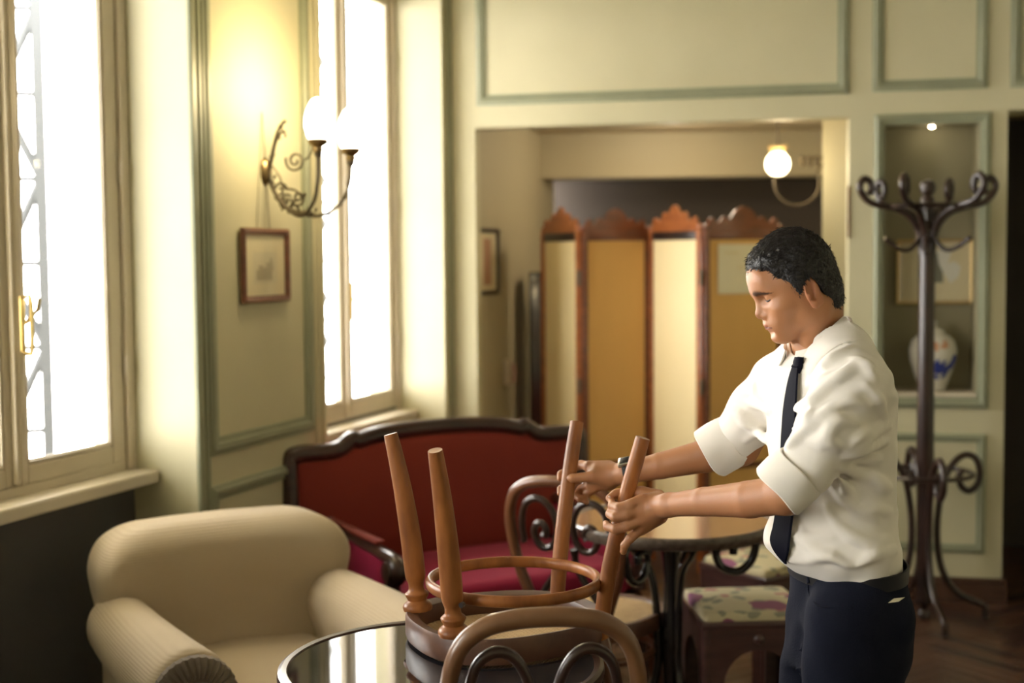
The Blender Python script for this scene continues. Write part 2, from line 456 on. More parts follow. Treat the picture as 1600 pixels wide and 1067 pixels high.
# pier panels
a, zb = onw(LW, 326, 712); b, zb2 = onw(LW, 489, 668)
trim(LW, a, b, (onw(LW, 340, 714)[1] + zb2) / 2, 3.1, w=.06, h=.02)
a2, zt = onw(LW, 338, 760); trim(LW, a, b, .14, (zt + onw(LW, 455, 722)[1]) / 2, w=.05, h=.02)
for c0 in (-4.6, -6.6): trim(LW, c0 - .22 + .6, c0 + .22 + .35, 1.05, 3.1, w=.06, h=.02)
# edge beads beside the window recesses
for k, e in enumerate((WIN_S[0] + HWS[0], RECL[1])):
    sg = 1 if k == 0 else -1
    mb = MB(); mb.box((min(e, e + sg * .035), -.012, 0), (max(e, e + sg * .035), 0, 3.3), bev=.005)
    mb.box((min(e + sg * .05, e + sg * .075), -.008, 0), (max(e + sg * .05, e + sg * .075), 0, 3.3), bev=.004)
    o = mb.build('trim_%d' % (93 + k), M_mould if k == 0 else M_wall, smooth=False, kind='structure'); o.matrix_basis = LW
mb = MB(); mb.box((WIN_S[0] + HWS[0], -.018, 0), (RECL[1], 0, .12), bev=.004); o = mb.build('baseboard_left', M_base, smooth=False, kind='structure'); o.matrix_basis = LW


def window(n, ws, HW):
    W0 = structure('window_%d' % n, M=LW @ Matrix.Translation((ws, REC, 0)))
    zs, zt = SILLZ - (.035 if n == 2 else 0), 2.94
    mb = MB()  # outer frame, local coords: x along, y into wall
    f, so, si = (.030, .036, .036) if n == 2 else (.045, .068, .050)
    for x0 in (-HW, HW - f): mb.box((x0, -.015, zs), (x0 + f, .07, zt), bev=.004)
    mb.box((-HW, -.015, zt - f), (HW, .07, zt), bev=.004); mb.box((-HW, .0, zs), (HW, .07, zs + .03))
    mb.build('window_frame', M_win, W0, world=False, smooth=False)
    for sg in (-1, 1):
        x0, x1 = (0.0, HW - f) if sg > 0 else (-HW + f, 0.0)
        rail = .058; sa, sb = (si, so) if sg > 0 else (so, si)
        mb = MB(); y0, y1 = .0, .05
        mb.box((x0, y0, zs + .03), (x0 + sa, y1, zt - f), bev=.005); mb.box((x1 - sb, y0, zs + .03), (x1, y1, zt - f), bev=.005)
        mb.box((x0 + sa, y0, zs + .03), (x1 - sb, y1, zs + .03 + rail), bev=.005); mb.box((x0 + sa, y0, zt - f - .07), (x1 - sb, y1, zt - f), bev=.005)
        # glazing bead
        V, Fc = mould(x0 + sa, x1 - sb, zs + .03 + rail, zt - f - .07, w=.016, h=.012, y=.014); mb.add(V, Fc)
        sash = mb.build('sash', M_win, W0, world=False, smooth=False)
        g = MB(); g.box((x0 + sa - .004, .022, zs + .03 + rail - .004), (x1 - sb + .004, .027, zt - f - .066)); g.build('pane', M_glass, sash, world=False, smooth=False)
    # meeting bead
    mb = MB(); mb.box((-.022, -.02, zs + .035), (.022, .0, zt - f - .01), bev=.005); mb.box((-.006, -.024, zs + .035), (.004, -.018, zt - f - .01), bev=.001)
    mb.build('meeting_bead', M_win, W0, world=False, smooth=False)
    # espagnolette handle
    hz = {1: onw(LW, 40, 505, REC)[1], 2: onw(LW, 551, 470, REC)[1]}.get(n, 1.45)
    mb = MB(); mb.box((.0, -.03, hz - .085), (.022, -.02, hz + .085), bev=.004)
    mb.tube([(.011, -.03, hz + .08), (.011, -.055, hz + .085), (.011, -.06, hz + .06), (.011, -.06, hz - .07), (.011, -.055, hz - .09), (.011, -.03, hz - .088)], .0065, 8)
    mb.tube([(.03, -.02, hz - .0), (.07, -.035, hz + .04), (.075, -.04, hz + .075)], .006, 8)
    mb.build('handle', M_brassb, W0, world=False)
    for hzz in (zs + .35, zs + 1.0, zs + 1.7):
        mb = MB(); mb.tube([(HW - f, -.012, hzz - .035), (HW - f, -.012, hzz + .035)], .008, 8); mb.build('hinge', M_win, W0, world=False)
    # sill board
    mb = MB(); mb.box((-HW + .002, -.105, zs - .045), (HW - .002, .02, zs), bev=.008)
    mb.build('sill_board', M_stone, W0, world=False, smooth=False)


for i, ws in enumerate(WIN_S): window(i + 1, ws, HWS[i])

# lattice masts outside the windows
def mast(px, d, label):
    p = at(px, 500, d); t = thing('lattice_mast', label, 'mast', (p.x, p.y, -5), .3)
    wd = .13 * d / 9
    for x in (-wd, wd):
        mb = MB(); mb.box((x - .035, -.035, 0), (x + .035, .035, 12.5)); mb.build('upright', M_grey, t, world=False, smooth=False)
    br = MB(); z = .1; k = 0
    while z < 12.2:
        sg = 1 if k % 2 else -1
        br.tube([(-wd * sg, 0, z), (wd * sg, 0, z + .5)], .03, 6); br.tube([(-wd, 0, z), (wd, 0, z)], .02, 6); z += .5; k += 1
    br.build('bracing', M_grey, t, world=False)
    mb = MB(); mb.box((-.3, -.3, -.05), (.3, .3, 0)); mb.build('foot_plate', M_grey, t, world=False, smooth=False)


mast(39, 8.0, 'grey lattice mast outside the near window, its bracing showing left of the pane')
mast(503, 11.5, 'grey lattice mast outside the far window behind the wall lamp')
mb = MB(); mb.box((-40, -20, -5.1), (-5.7, 40, -5.0)); o = mb.build('terrace', mat('pale_paving', (.7, .7, .68), .8), smooth=False, kind='structure')

# alcove past the opening ------------------------------------------
def quadbox(p, q, z0, z1, th=.08, side=1):
    """vertical slab from p to q (xy), thickness to one side"""
    p = Vector((p[0], p[1])); q = Vector((q[0], q[1])); d = (q - p).normalized(); n = Vector((-d.y, d.x)) * th * side
    V = [(p.x, p.y, z0), (q.x, q.y, z0), (q.x + n.x, q.y + n.y, z0), (p.x + n.x, p.y + n.y, z0)]
    V += [(a, b, z1) for a, b, _ in V]
    return V, [(0, 3, 2, 1), (4, 5, 6, 7), (0, 1, 5, 4), (1, 2, 6, 5), (2, 3, 7, 6), (3, 0, 4, 7)]


P0 = BW @ Vector((s_l - .03, WJ, 0)); P1 = at(821, 400, 7.55)
ZC = 2.33
mb = MB(); mb.add(*quadbox(P0, P1, 0, 2.6, .1, 1)); mb.add(*quadbox(P1, at(866, 400, 8.3), 0, 2.6, .1, 1))
mb.build('wall_alcove_left', M_alc, smooth=False, kind='structure')
P2 = at(830, 400, 8.55); P3 = at(1420, 400, 8.35)
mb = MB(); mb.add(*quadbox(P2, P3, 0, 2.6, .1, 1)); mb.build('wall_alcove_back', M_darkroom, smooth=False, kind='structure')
zb_, zt_ = at(1050, 277, 7.95).z, 2.5
mb = MB(); mb.add(*quadbox(at(800, 400, 7.95), at(1400, 400, 7.85), zb_, zt_, .25, 1)); mb.build('beam_alcove', M_alc, smooth=False, kind='structure')
mb = MB(); mb.box((s_l - .2, WJ, ZC), (s_r + .0, 2.6, ZC + .1)); mb.box((s_r, WT, ZC), (s_r + 1.0, 2.6, ZC + .1)); o = mb.build('ceiling_alcove', M_alcceil, smooth=False, kind='structure'); o.matrix_basis = BW
# right return of the alcove
a1, _ = onw(BW, 1285, 400, WT + .5)
mb = MB(); mb.box((a1, WT + .5, 0), (a1 + .9, WT + .6, 2.6)); mb.box((a1 + .5, WT, 0), (a1 + .6, 2.4, 2.6)); o = mb.build('wall_alcove_right', M_wall, smooth=False, kind='structure'); o.matrix_basis = BW
# remaining walls of the room, behind and beside the camera
mb = MB(); mb.box((3.9, -3.6, 0), (4.0, 6.0, 3.36)); mb.build('wall_right', M_wall, smooth=False, kind='structure')
mb = MB(); mb.box((-4.6, -3.7, 0), (4.0, -3.6, 3.36)); mb.build('wall_rear', M_wall, smooth=False, kind='structure')

# ---------------------------------------------------------------- signed-distance modelling
def unit(v): v = np.asarray(v, float); return v / np.linalg.norm(v)


def smin(a, b, k):
    h = np.clip(.5 + .5 * (b - a) / k, 0, 1); return b * (1 - h) + a * h - k * h * (1 - h)


def smax(a, b, k): return -smin(-a, -b, k)


def sph(p, c, r): return np.linalg.norm(p - np.asarray(c, float), axis=1) - r


def ell(p, c, r, R=None):
    q = p - np.asarray(c, float)
    if R is not None: q = q @ R          # columns of R are the axes
    r = np.asarray(r, float); k0 = np.linalg.norm(q / r, axis=1); k1 = np.linalg.norm(q / (r * r), axis=1)
    return k0 * (k0 - 1) / np.maximum(k1, 1e-9)


def cap(p, a, b, r1, r2=None):
    a = np.asarray(a, float); b = np.asarray(b, float); r2 = r1 if r2 is None else r2
    ab = b - a; t = np.clip(((p - a) @ ab) / (ab @ ab), 0, 1)
    return np.linalg.norm(p - (a + t[:, None] * ab), axis=1) - (r1 + (r2 - r1) * t)


def chain(p, pts, rs, k=.006):
    d = None
    for i in range(len(pts) - 1):
        c = cap(p, pts[i], pts[i + 1], rs[i], rs[i + 1]); d = c if d is None else smin(d, c, k)
    return d


def rbox(p, c, h, r, R=None):
    q = p - np.asarray(c, float)
    if R is not None: q = q @ R
    q = np.abs(q) - (np.asarray(h, float) - r)
    return np.linalg.norm(np.maximum(q, 0), axis=1) + np.minimum(q.max(axis=1), 0) - r


def isosurf(f, lo, hi, st, slack=1.6):
    """surface nets over f<0, evaluated only in blocks near the surface"""
    lo = np.asarray(lo, float); hi = np.asarray(hi, float)
    B = 6; n = (np.ceil((hi - lo) / st / B).astype(int)) * B + 1
    nbk = (n - 1) // B
    I = np.stack(np.meshgrid(*[np.arange(k) for k in nbk], indexing='ij'), -1).reshape(-1, 3)
    cen = lo + (I + .5) * B * st
    dc = f(cen)
    act = np.abs(dc) < B * st * .87 * slack
    G = np.empty(n, np.float32)
    sg = np.where(dc < 0, -1.0, 1.0).reshape(nbk).astype(np.float32)
    G[:-1, :-1, :-1] = np.repeat(np.repeat(np.repeat(sg, B, 0), B, 1), B, 2); G[-1] = 1; G[:, -1] = 1; G[:, :, -1] = 1
    A = I[act]
    o = np.stack(np.meshgrid(*[np.arange(B + 1)] * 3, indexing='ij'), -1).reshape(-1, 3)
    for k in range(0, len(A), 3000):
        idx = (A[k:k + 3000, None, :] * B + o[None]).reshape(-1, 3)
        G[idx[:, 0], idx[:, 1], idx[:, 2]] = f(lo + idx * st)
    S = G < 0
    m = n - 1
    tot = np.zeros(m, np.int8)
    for a in (0, 1):
        for b in (0, 1):
            for c in (0, 1): tot += S[a:m[0] + a, b:m[1] + b, c:m[2] + c]
    cells = np.argwhere((tot > 0) & (tot < 8)); cid = -np.ones(m, np.int64); cid[tuple(cells.T)] = np.arange(len(cells))
    acc = np.zeros((len(cells), 3)); cnt = np.zeros(len(cells))
    cor = [(a, b, c) for a in (0, 1) for b in (0, 1) for c in (0, 1)]
    val = {c: G[cells[:, 0] + c[0], cells[:, 1] + c[1], cells[:, 2] + c[2]] for c in cor}
    for i, c1 in enumerate(cor):
        for c2 in cor[i + 1:]:
            if sum(abs(a - b) for a, b in zip(c1, c2)) != 1: continue
            v1, v2 = val[c1], val[c2]; mk = (v1 < 0) != (v2 < 0)
            t = np.where(mk, v1 / np.where(mk, v1 - v2, 1), 0)
            P = np.array(c1, float) + t[:, None] * (np.array(c2, float) - np.array(c1, float))
            acc[mk] += P[mk]; cnt[mk] += 1
    V = lo + (cells + acc / np.maximum(cnt, 1)[:, None]) * st
    Fs = []
    for ax in range(3):
        sl0 = [slice(None)] * 3; sl1 = [slice(None)] * 3; sl0[ax] = slice(0, -1); sl1[ax] = slice(1, None)
        ch = S[tuple(sl0)] != S[tuple(sl1)]
        e = np.argwhere(ch); b_, c_ = (ax + 1) % 3, (ax + 2) % 3
        e = e[(e[:, b_] > 0) & (e[:, c_] > 0) & (e[:, b_] < m[b_]) & (e[:, c_] < m[c_])]
        inside = S[tuple(e.T)]
        q = []
        for db, dc_ in ((-1, -1), (0, -1), (0, 0), (-1, 0)):
            g = e.copy(); g[:, b_] += db; g[:, c_] += dc_; q.append(cid[tuple(g.T)])
        q = np.stack(q, 1); q[~inside] = q[~inside][:, ::-1]; Fs.append(q)
    Fq = np.concatenate(Fs); Fq = Fq[(Fq >= 0).all(1)]
    return V, Fq


def sdfmesh(name, f, lo, hi, st, m, parent, smooth_it=0, world=True, color=None, slack=1.6):
    V, Fq = isosurf(f, lo, hi, st, slack)
    if smooth_it:
        E = np.concatenate([Fq[:, [0, 1]], Fq[:, [1, 2]], Fq[:, [2, 3]], Fq[:, [3, 0]]])
        E = np.concatenate([E, E[:, ::-1]]); deg = np.bincount(E[:, 0], minlength=len(V)).astype(float)
        for _ in range(smooth_it):
            A = np.stack([np.bincount(E[:, 0], weights=V[E[:, 1], k], minlength=len(V)) for k in range(3)], 1) / np.maximum(deg, 1)[:, None]
            V = V * .4 + A * .6
    Vo = V
    if parent is not None and world:
        A = np.array(wm(parent).inverted()); Vo = V @ A[:3, :3].T + A[:3, 3]
    me = bpy.data.meshes.new(name)
    me.vertices.add(len(Vo)); me.vertices.foreach_set('co', Vo.astype(np.float32).ravel())
    nf = len(Fq); me.loops.add(nf * 4); me.loops.foreach_set('vertex_index', Fq.astype(np.int32).ravel())
    me.polygons.add(nf); me.polygons.foreach_set('loop_start', np.arange(0, nf * 4, 4, dtype=np.int32))
    try: me.polygons.foreach_set('loop_total', np.full(nf, 4, np.int32))
    except Exception: pass
    me.polygons.foreach_set('use_smooth', np.ones(nf, bool))
    me.update(calc_edges=True); me.validate()
    me.materials.append(m)
    if color is not None:
        ca = me.color_attributes.new('tint', 'FLOAT_COLOR', 'POINT'); col = np.ones((len(V), 4), np.float32); col[:, :3] = color(V); ca.data.foreach_set('color', col.ravel())
    o = bpy.data.objects.new(name, me); C.objects.link(o)
    if parent is not None: o.parent = parent
    return o


# ---------------------------------------------------------------- upholstered armchair
def armchair():
    p0 = at(354, 900, 4.08); ang = math.radians(30)
    # local frame: x = to the viewer's right along the back, y = facing forward (towards the room), z up
    t = thing('armchair', 'cream ribbed upholstered armchair with rolled arms beside the window', 'armchair', (p0.x, p0.y, 0), 0)
    ex = np.array([math.cos(ang), math.sin(ang), 0]); ey = np.array([math.sin(ang), -math.cos(ang), 0])
    t.matrix_basis = Matrix.Translation((p0.x, p0.y, 0)) @ Matrix.Rotation(ang, 4, 'Z')
    def L(f): return lambda p: f(p * np.array([1, -1, 1]))   # the shapes below are written with y forward
    def back(p):
        x, y, z = p[:, 0], p[:, 1], p[:, 2]
        zz = (z - .40) / .42
        w_ = .408 - .055 * np.clip(1 - zz, 0, 1) ** 1.5
        topz = .808 - .13 * np.clip((np.abs(x) - .22) / .22, 0, 1.3) ** 2.4
        cy = -.02 - .16 * np.clip(zz, 0, 1.2) + .10 * np.clip(zz - .25, 0, 1)
        th = .085 + .05 * np.exp(-((zz - .8) / .32) ** 2)
        q = np.stack([np.abs(x) - (w_ - .07), np.abs(y - cy - .05 * (x / .4) ** 2) - (th - .07), np.abs(z - (topz + .1) / 2) - ((topz - .1) / 2 - .07)], 1)
        return np.linalg.norm(np.maximum(q, 0), axis=1) + np.minimum(q.max(1), 0) - .07 - .012 * np.exp(-(x / .3) ** 2 - ((z - .62) / .2) ** 2)
    sdfmesh('backrest', L(back), (-.5, -.45, .06), (.5, .45, .95), .011, M_arm, t, 3, world=False)
    # seat
    sdfmesh('seat_cushion', L(lambda p: rbox(p, (0, .33, .345), (.27, .37, .095), .05) - .012 * np.exp(-(p[:, 0] / .2) ** 2)), (-.4, -.8, .2), (.4, .2, .5), .012, M_arm, t, 2, world=False)
    for s in (-1, 1):
        def arm(p, s=s):
            x, y, z = p[:, 0] * s, p[:, 1], p[:, 2]
            yy = np.clip((y + .05) / .8, 0, 1)
            cx = .330 + .01 * np.sin(yy * 3); cz = .522 + .010 * (1 - yy)
            r = .092 + .022 * yy
            d = np.sqrt((x - cx) ** 2 + ((z - cz) * .95) ** 2) - r
            d = smax(d, np.abs(y - .36) - .40, .05)
            w_ = rbox(np.stack([x, y, z], 1), (.32, .36, .30), (.062, .385, .21), .03)
            return smin(d, w_, .03)
        a = sdfmesh('armrest', L(arm), (-.55, -.85, .06), (.55, .15, .72), .010, M_arm, t, 2, world=False)
        # gathered front of the roll
        mb = MB(); n = 72; rings = [(.112, .757), (.109, .772), (.088, .785), (.060, .790), (.054, .787)]
        V = []; Fc = []
        for i, (r, y) in enumerate(rings):
            for k in range(n):
                a_ = 2 * math.pi * k / n; pl = .0028 * math.sin(k * math.pi) if False else (.0030 if k % 2 else -.0030) * (1 - abs(i - 2) * .3)
                V.append((-(s * .332 + (r + pl) * math.cos(a_)), -(y + pl), .522 + (r + pl) * math.sin(a_)))
        for i in range(len(rings) - 1):
            for k in range(n): Fc.append((i * n + k, i * n + (k + 1) % n, (i + 1) * n + (k + 1) % n, (i + 1) * n + k))
        mesh('gathered_front', V, Fc, M_pleat, a, world=False)
        mb = MB(); prof = [(0.001, .792), (.034, .792), (.050, .788), (.054, .782)]
        V = []; Fc = []
        for r, y in prof:
            for k in range(36): a_ = 2 * math.pi * k / 36; V.append((-(s * .332 + r * math.cos(a_)), -y, .522 + r * math.sin(a_)))
        for i in range(3):
            for k in range(36): Fc.append((i * 36 + k, i * 36 + (k + 1) % 36, (i + 1) * 36 + (k + 1) % 36, (i + 1) * 36 + k))
        mesh('scroll_button', V, Fc, M_pleat, a, world=False)
    mb = MB(); mb.box((-.37, -.70, .10), (.37, .0, .27), bev=.02); mb.build('base', M_pleat, t, world=False)
    for x in (-.33, .33):
        for y in (-.66, -.02):
            mb = MB(); mb.lathe([(.018, 0), (.024, .02), (.02, .05), (.03, .1)], 16, (x, y, 0)); mb.build('leg', M_mahog, t, world=False)


armchair()

# ---------------------------------------------------------------- red settee
def settee():
    ang = math.radians(29); c = Vector((-.262, 5.32, 0))
    t = thing('settee', 'dark wood settee with arched back and red velvet upholstery behind the armchair', 'sofa', c, ang)
    # local: x along the back to viewer right, y away from the viewer, z up.  front is -y
    half = .645
    top = [(-half, .70), (-half, .835), (-.635, .858), (-.60, .868), (-.55, .868), (-.50, .868), (-.46, .870), (-.425, .880), (-.395, .902), (-.38, .909), (-.365, .901), (-.345, .904), (-.28, .918), (-.18, .928), (-.05, .933)]
    topm = [(-x, z) for x, z in top[::-1]]
    path = [np.array((x, .02 + .06 * (z - .4), z)) for x, z in ([(-half, .10), (-half, .4)] + top + topm + [(half, .4), (half, .10)])]
    path = spline(path, 5)
    mb = MB(); mb.tube(path, [(.030, .034)] * len(path), 10, flat=(0, 1, 0)); mb.build('back_frame', M_mahog, t, world=False)
    mb = MB(); mb.box((-half, -.005, .36), (half, .045, .46), bev=.01); mb.build('back_rail', M_mahog, t, world=False)
    # upholstered back: grid puffed
    outl = spline([np.array(q) for q in top[1:] + topm[:-1]], 5); xs = np.array([o[0] for o in outl]); zs = np.array([o[1] for o in outl])
    nx, nz = 60, 28; V = []; Fc = []
    order = np.argsort(xs)
    for i in range(nx + 1):
        x = -half + .02 + (2 * half - .04) * i / nx; zt = np.interp(x, xs[order], zs[order]) - .02
        for j in range(nz + 1):
            z = .40 + (zt - .40) * j / nz; u = i / nx; v = j / nz
            pf = .045 * (max(0, math.sin(math.pi * u)) ** .35) * (max(0, math.sin(math.pi * v)) ** .4)
            V.append((x, .015 + .06 * (z - .4) - pf, z))
    for i in range(nx):
        for j in range(nz):
            a = i * (nz + 1) + j; Fc.append((a, a + nz + 1, a + nz + 2, a + 1))
    n0 = len(V); V += [(v[0], .05 + .06 * (v[2] - .4), v[2]) for v in V[:n0]]; Fc += [tuple(q + n0 for q in f[::-1]) for f in Fc[:]]
    mesh('back_upholstery', V, Fc, M_red, t, world=False)
    # seat, between arms set in from the ends of the back
    ha = half - .13
    def seat(p): return rbox(p, (0, -.30, .385), (half - .17, .31, .065), .045) - .02 * np.exp(-((p[:, 1] + .3) / .2) ** 2 - (p[:, 0] / .45) ** 2)
    sdfmesh('seat_cushion', seat, (-.75, -.7, .28), (.75, .06, .52), .012, M_crimson, t, 2, world=False)
    mb = MB(); mb.box((-ha, -.62, .24), (ha, -.585, .335), bev=.01); mb.box((-ha, -.6, .24), (-ha + .03, .0, .335)); mb.box((ha - .03, -.6, .24), (ha, .0, .335))
    mb.build('seat_rail', M_mahog, t, world=False)
    for s in (-1, 1):
        P = spline([(s * .505, -.0, .605), (s * .508, -.18, .602), (s * .51, -.38, .592), (s * .51, -.56, .582), (s * .51, -.625, .572), (s * .51, -.655, .545), (s * .51, -.64, .515), (s * .51, -.605, .495), (s * .51, -.59, .42), (s * .51, -.60, .34)], 6)
        R = [(.020, .030)] * 18 + [(.023, .030)] * (len(P) - 18)
        mb = MB(); mb.tube(P, R, 12, flat=(0, 0, 1)); mb.tube([(s * .51 - .036, -.622, .540), (s * .51 + .036, -.622, .540)], .036, 20)
        mb.build('arm_rail', M_mahog, t, world=False)
        mb = MB(); mb.box((s * .505 - .024, -.57, .33), (s * .505 + .024, .0, .588), bev=.016); mb.build('arm_panel', M_crimson, t, world=False)
        mb = MB(); mb.box((s * .51 - .020, -.50, .610), (s * .51 + .020, -.02, .625), bev=.007); mb.build('arm_pad', M_red, t, world=False)
        for y in (-.6, .03):
            mb = MB(); mb.tube(spline([(s * .51, y, .30), (s * .515, y - .01, .2), (s * .52, y + (.02 if y > -.1 else -.02), .0)], 5), [.028] * 6 + [.022] * 4 + [.018], 10)
            mb.build('leg', M_mahog, t, world=False)


settee()

# ---------------------------------------------------------------- bentwood chairs
def seat_curve(n=64, ax=.225, ay=.205, e=2.5, cx=.025, z=.44, k=1.0):
    P = []
    for i in range(n):
        a = 2 * math.pi * i / n; c, s = math.cos(a), math.sin(a)
        x = math.copysign(abs(c) ** (2 / e), c) * ax * k; y = math.copysign(abs(s) ** (2 / e), s) * ay * k
        y *= 1 + .10 * (x / ax)
        P.append((cx + x, y, z))
    return P


def back_scroll(s):
    """one scroll of the back, in (y, h): h above the seat; s = side"""
    sp = []
    for i in range(24):     # spiral, inside to outside
        a = math.radians(200 - i * 24.0); r = .018 + .034 * i / 23
        sp.append((.088 + r * math.cos(a), .255 + r * math.sin(a)))
    sp2 = [(.162, .235), (.165, .290), (.135, .345), (.088, .362), (.040, .335), (.018, .275), (.022, .20), (.052, .135), (.088, .075), (.095, .03), (.06, .005), (.015, .0)]
    out = [(0.075, .262), (.080, .278), (.098, .280), (.115, .262), (.112, .232), (.088, .212), (.06, .222), (.048, .262)]
    pts = [(.083, .246), (.074, .262), (.086, .282), (.108, .280), (.122, .256), (.112, .226), (.088, .210), (.056, .216), (.034, .250), (.034, .300), (.064, .345), (.108, .358), (.15, .335), (.168, .28), (.164, .22)]
    return pts


def chair(M, label, mats, group=None, cane_thick=1.0, hoop_tone=None):
    """local: +x front, z up, seat top at .44"""
    t = thing('bentwood_chair', label, 'chair', group=group); t.matrix_basis = M
    mw, mh, ms, mst = mats
    # seat frame: deep ring section
    outer = seat_curve(); n = len(outer); V = []; Fc = []
    prof = [(1.0, .432), (.985, .44), (.93, .44), (.88, .437), (.855, .43), (.855, .40), (.87, .392), (.93, .388), (.985, .386), (1.0, .394)]
    for k, z in prof: V += seat_curve(z=z, k=k)
    for i in range(len(prof)):
        j = (i + 1) % len(prof)
        for k in range(n): l = (k + 1) % n; Fc.append((i * n + k, j * n + k, j * n + l, i * n + l))
    sf = mesh('seat_frame', V, Fc, ms, t, world=False)
    # woven cane: strands in four directions, as thin flat strips
    mb = MB(); inn = seat_curve(n=96, k=.862, z=0)
    poly = np.array([(x - .025, y) for x, y, _ in inn]); ang_p = np.arctan2(poly[:, 1], poly[:, 0]); rad = np.hypot(poly[:, 0], poly[:, 1])
    od = np.argsort(ang_p); AP = np.concatenate([ang_p[od] - 2 * math.pi, ang_p[od], ang_p[od] + 2 * math.pi]); RP = np.tile(rad[od], 3)
    def inside(x, y): return math.hypot(x, y) < np.interp(math.atan2(y, x), AP, RP)
    def clip(px, py, dx, dy):
        ts = [t_ for t_ in np.arange(-.3, .3, .003) if inside(px + dx * t_, py + dy * t_)]
        return (ts[0], ts[-1]) if len(ts) > 1 else None
    g = .0108
    def strands(ax_, off_list, z, wd):
        dx, dy = math.cos(ax_), math.sin(ax_)
        for o_ in off_list:
            px, py = -dy * o_, dx * o_
            c_ = clip(px, py, dx, dy)
            if not c_: continue
            a, b = c_
            V = []
            for t_ in (a, b):
                for sd in (-1, 1):
                    for zz in (-.0006, .0006):
                        V.append((.025 + px + dx * t_ - dy * sd * wd, py + dy * t_ + dx * sd * wd, z + zz))
            mb.add(V, [(0, 1, 3, 2), (4, 6, 7, 5), (0, 4, 5, 1), (2, 3, 7, 6), (0, 2, 6, 4), (1, 5, 7, 3)])
    K = 20
    pair = [i * g + e for i in range(-K, K + 1) for e in (-.0016, .0016)]
    strands(0, pair, .4315, .0008); strands(math.pi / 2, pair, .433, .0008)
    dg = g * math.sqrt(.5)
    strands(math.pi / 4, [(i + .5) * dg for i in range(-34, 34)], .4345, .0008); strands(-math.pi / 4, [(i + .5) * dg for i in range(-34, 34)], .4357, .0008)
    mb.build('cane_weave', M_cane, t, world=False, smooth=False, kind='stuff')
    # front legs: turned top, sabre taper
    for s in (-1, 1):
        a = np.array((.200, s * .118)); b = np.array((.250, s * .150))
        prof = [(.388, .030), (.380, .031), (.372, .027), (.366, .020), (.356, .024), (.350, .0245), (.343, .017), (.330, .016), (.318, .020), (.300, .0215), (.22, .0215), (.12, .019), (.05, .0165), (.003, .0145), (0, .013)]
        P = []; R = []
        for z, r in prof:
            q = (1 - z / .388); e = q ** 1.9
            xy = a + (b - a) * (q * .25 + e * .75); P.append((xy[0], xy[1], z)); R.append(r * 1.13)
        P2 = spline([np.append(p, r) for p, r in zip(P, R)], 3)
        lg = MB(); lg.tube([p[:3] for p in P2], [float(p[3]) for p in P2], 14); l = lg.build('front_leg', mw, t, world=False)
        foot = MB(); foot.tube([P[-1], P[-2], P[-3]], [.0137, .0152, .0170], 14) if False else None
    # rear legs run on into the back hoop
    for s in (-1, 1):
        P = spline([(-.243, s * .168, 0), (-.212, s * .150, .12), (-.182, s * .131, .26), (-.164, s * .120, .38), (-.160, s * .118, .455)], 6)
        R = [.0165 + .0025 * math.sin(i / (len(P) - 1) * 3) for i in range(len(P))]
        lg = MB(); lg.tube(P, R, 14); lg.build('rear_leg', mw, t, world=False)
    hp = []
    half = [(.118, .0), (.146, .08), (.180, .18), (.196, .28), (.195, .35), (.172, .412), (.125, .447), (.065, .460), (0, .463)]
    full = half + [(-y, h) for y, h in half[-2::-1]]
    for y, h in spline(full, 6):
        hp.append((-.162 - .10 * h - .10 * h * h, y, .440 + h))
    mb = MB(); mb.tube(hp, [.0182] * len(hp), 14); mb.build('back_hoop', mh, t, world=False)
    for s in (-1, 1):
        pts = spline(back_scroll(s), 5)
        lower = spline([(.030, .235), (.034, .19), (.055, .14), (.088, .095), (.112, .055), (.110, .018), (.080, .0), (.045, .008), (.03, .03)], 5)
        for q, nm in ((pts, 'scroll'), (lower, 'lower_scroll')):
            P = [(-.164 - .10 * h - .10 * h * h - (.001 if nm == 'scroll' else .0), s * y * .93, .450 + h * (1.09 if nm == 'scroll' else 1)) for y, h in q]
            rr = [.0112] * len(P); rr[0] = .015; rr[1] = .0145; rr[2] = .0125
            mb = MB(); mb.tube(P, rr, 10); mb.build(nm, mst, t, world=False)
    # ring stretcher
    P = [(.005 + .195 * math.cos(2 * math.pi * i / 48), .195 * math.sin(2 * math.pi * i / 48), .318) for i in range(48)]
    mb = MB(); mb.tube(P, [(.013, .0105)] * 48, 12, closed=True, flat=(0, 0, 1)); mb.build('ring_stretcher', mw, t, world=False)
    for s in (-1, 1):
        mb = MB(); mb.tube([(.19, s * .150, .318), (.198, s * .156, .318)], .006, 8); mb.build('screw', M_dark, t, world=False)
    return t


HX = math.atan2(-.398, -.917)
M_held = Matrix.Translation((.004, 2.985, .7535 + .44 * 1.03)) @ Matrix.Rotation(HX, 4, 'Z') @ Matrix.Rotation(math.pi, 4, 'X') @ Matrix.Diagonal((.97, .97, 1.03, 1))
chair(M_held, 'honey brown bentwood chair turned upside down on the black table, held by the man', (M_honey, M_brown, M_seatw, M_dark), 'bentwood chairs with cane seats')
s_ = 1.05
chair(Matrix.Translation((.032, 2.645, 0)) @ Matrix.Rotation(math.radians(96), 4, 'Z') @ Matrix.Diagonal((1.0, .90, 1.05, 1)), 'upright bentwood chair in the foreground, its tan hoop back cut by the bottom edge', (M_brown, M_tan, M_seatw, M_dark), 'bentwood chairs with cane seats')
chair(Matrix.Translation((.262, 4.375, 0)) @ Matrix.Rotation(math.radians(60), 4, 'Z'), 'upright bentwood chair with scroll back and pale cane seat tucked at the far table', (M_brown, M_brown, M_seatw, M_dark), 'bentwood chairs with cane seats')

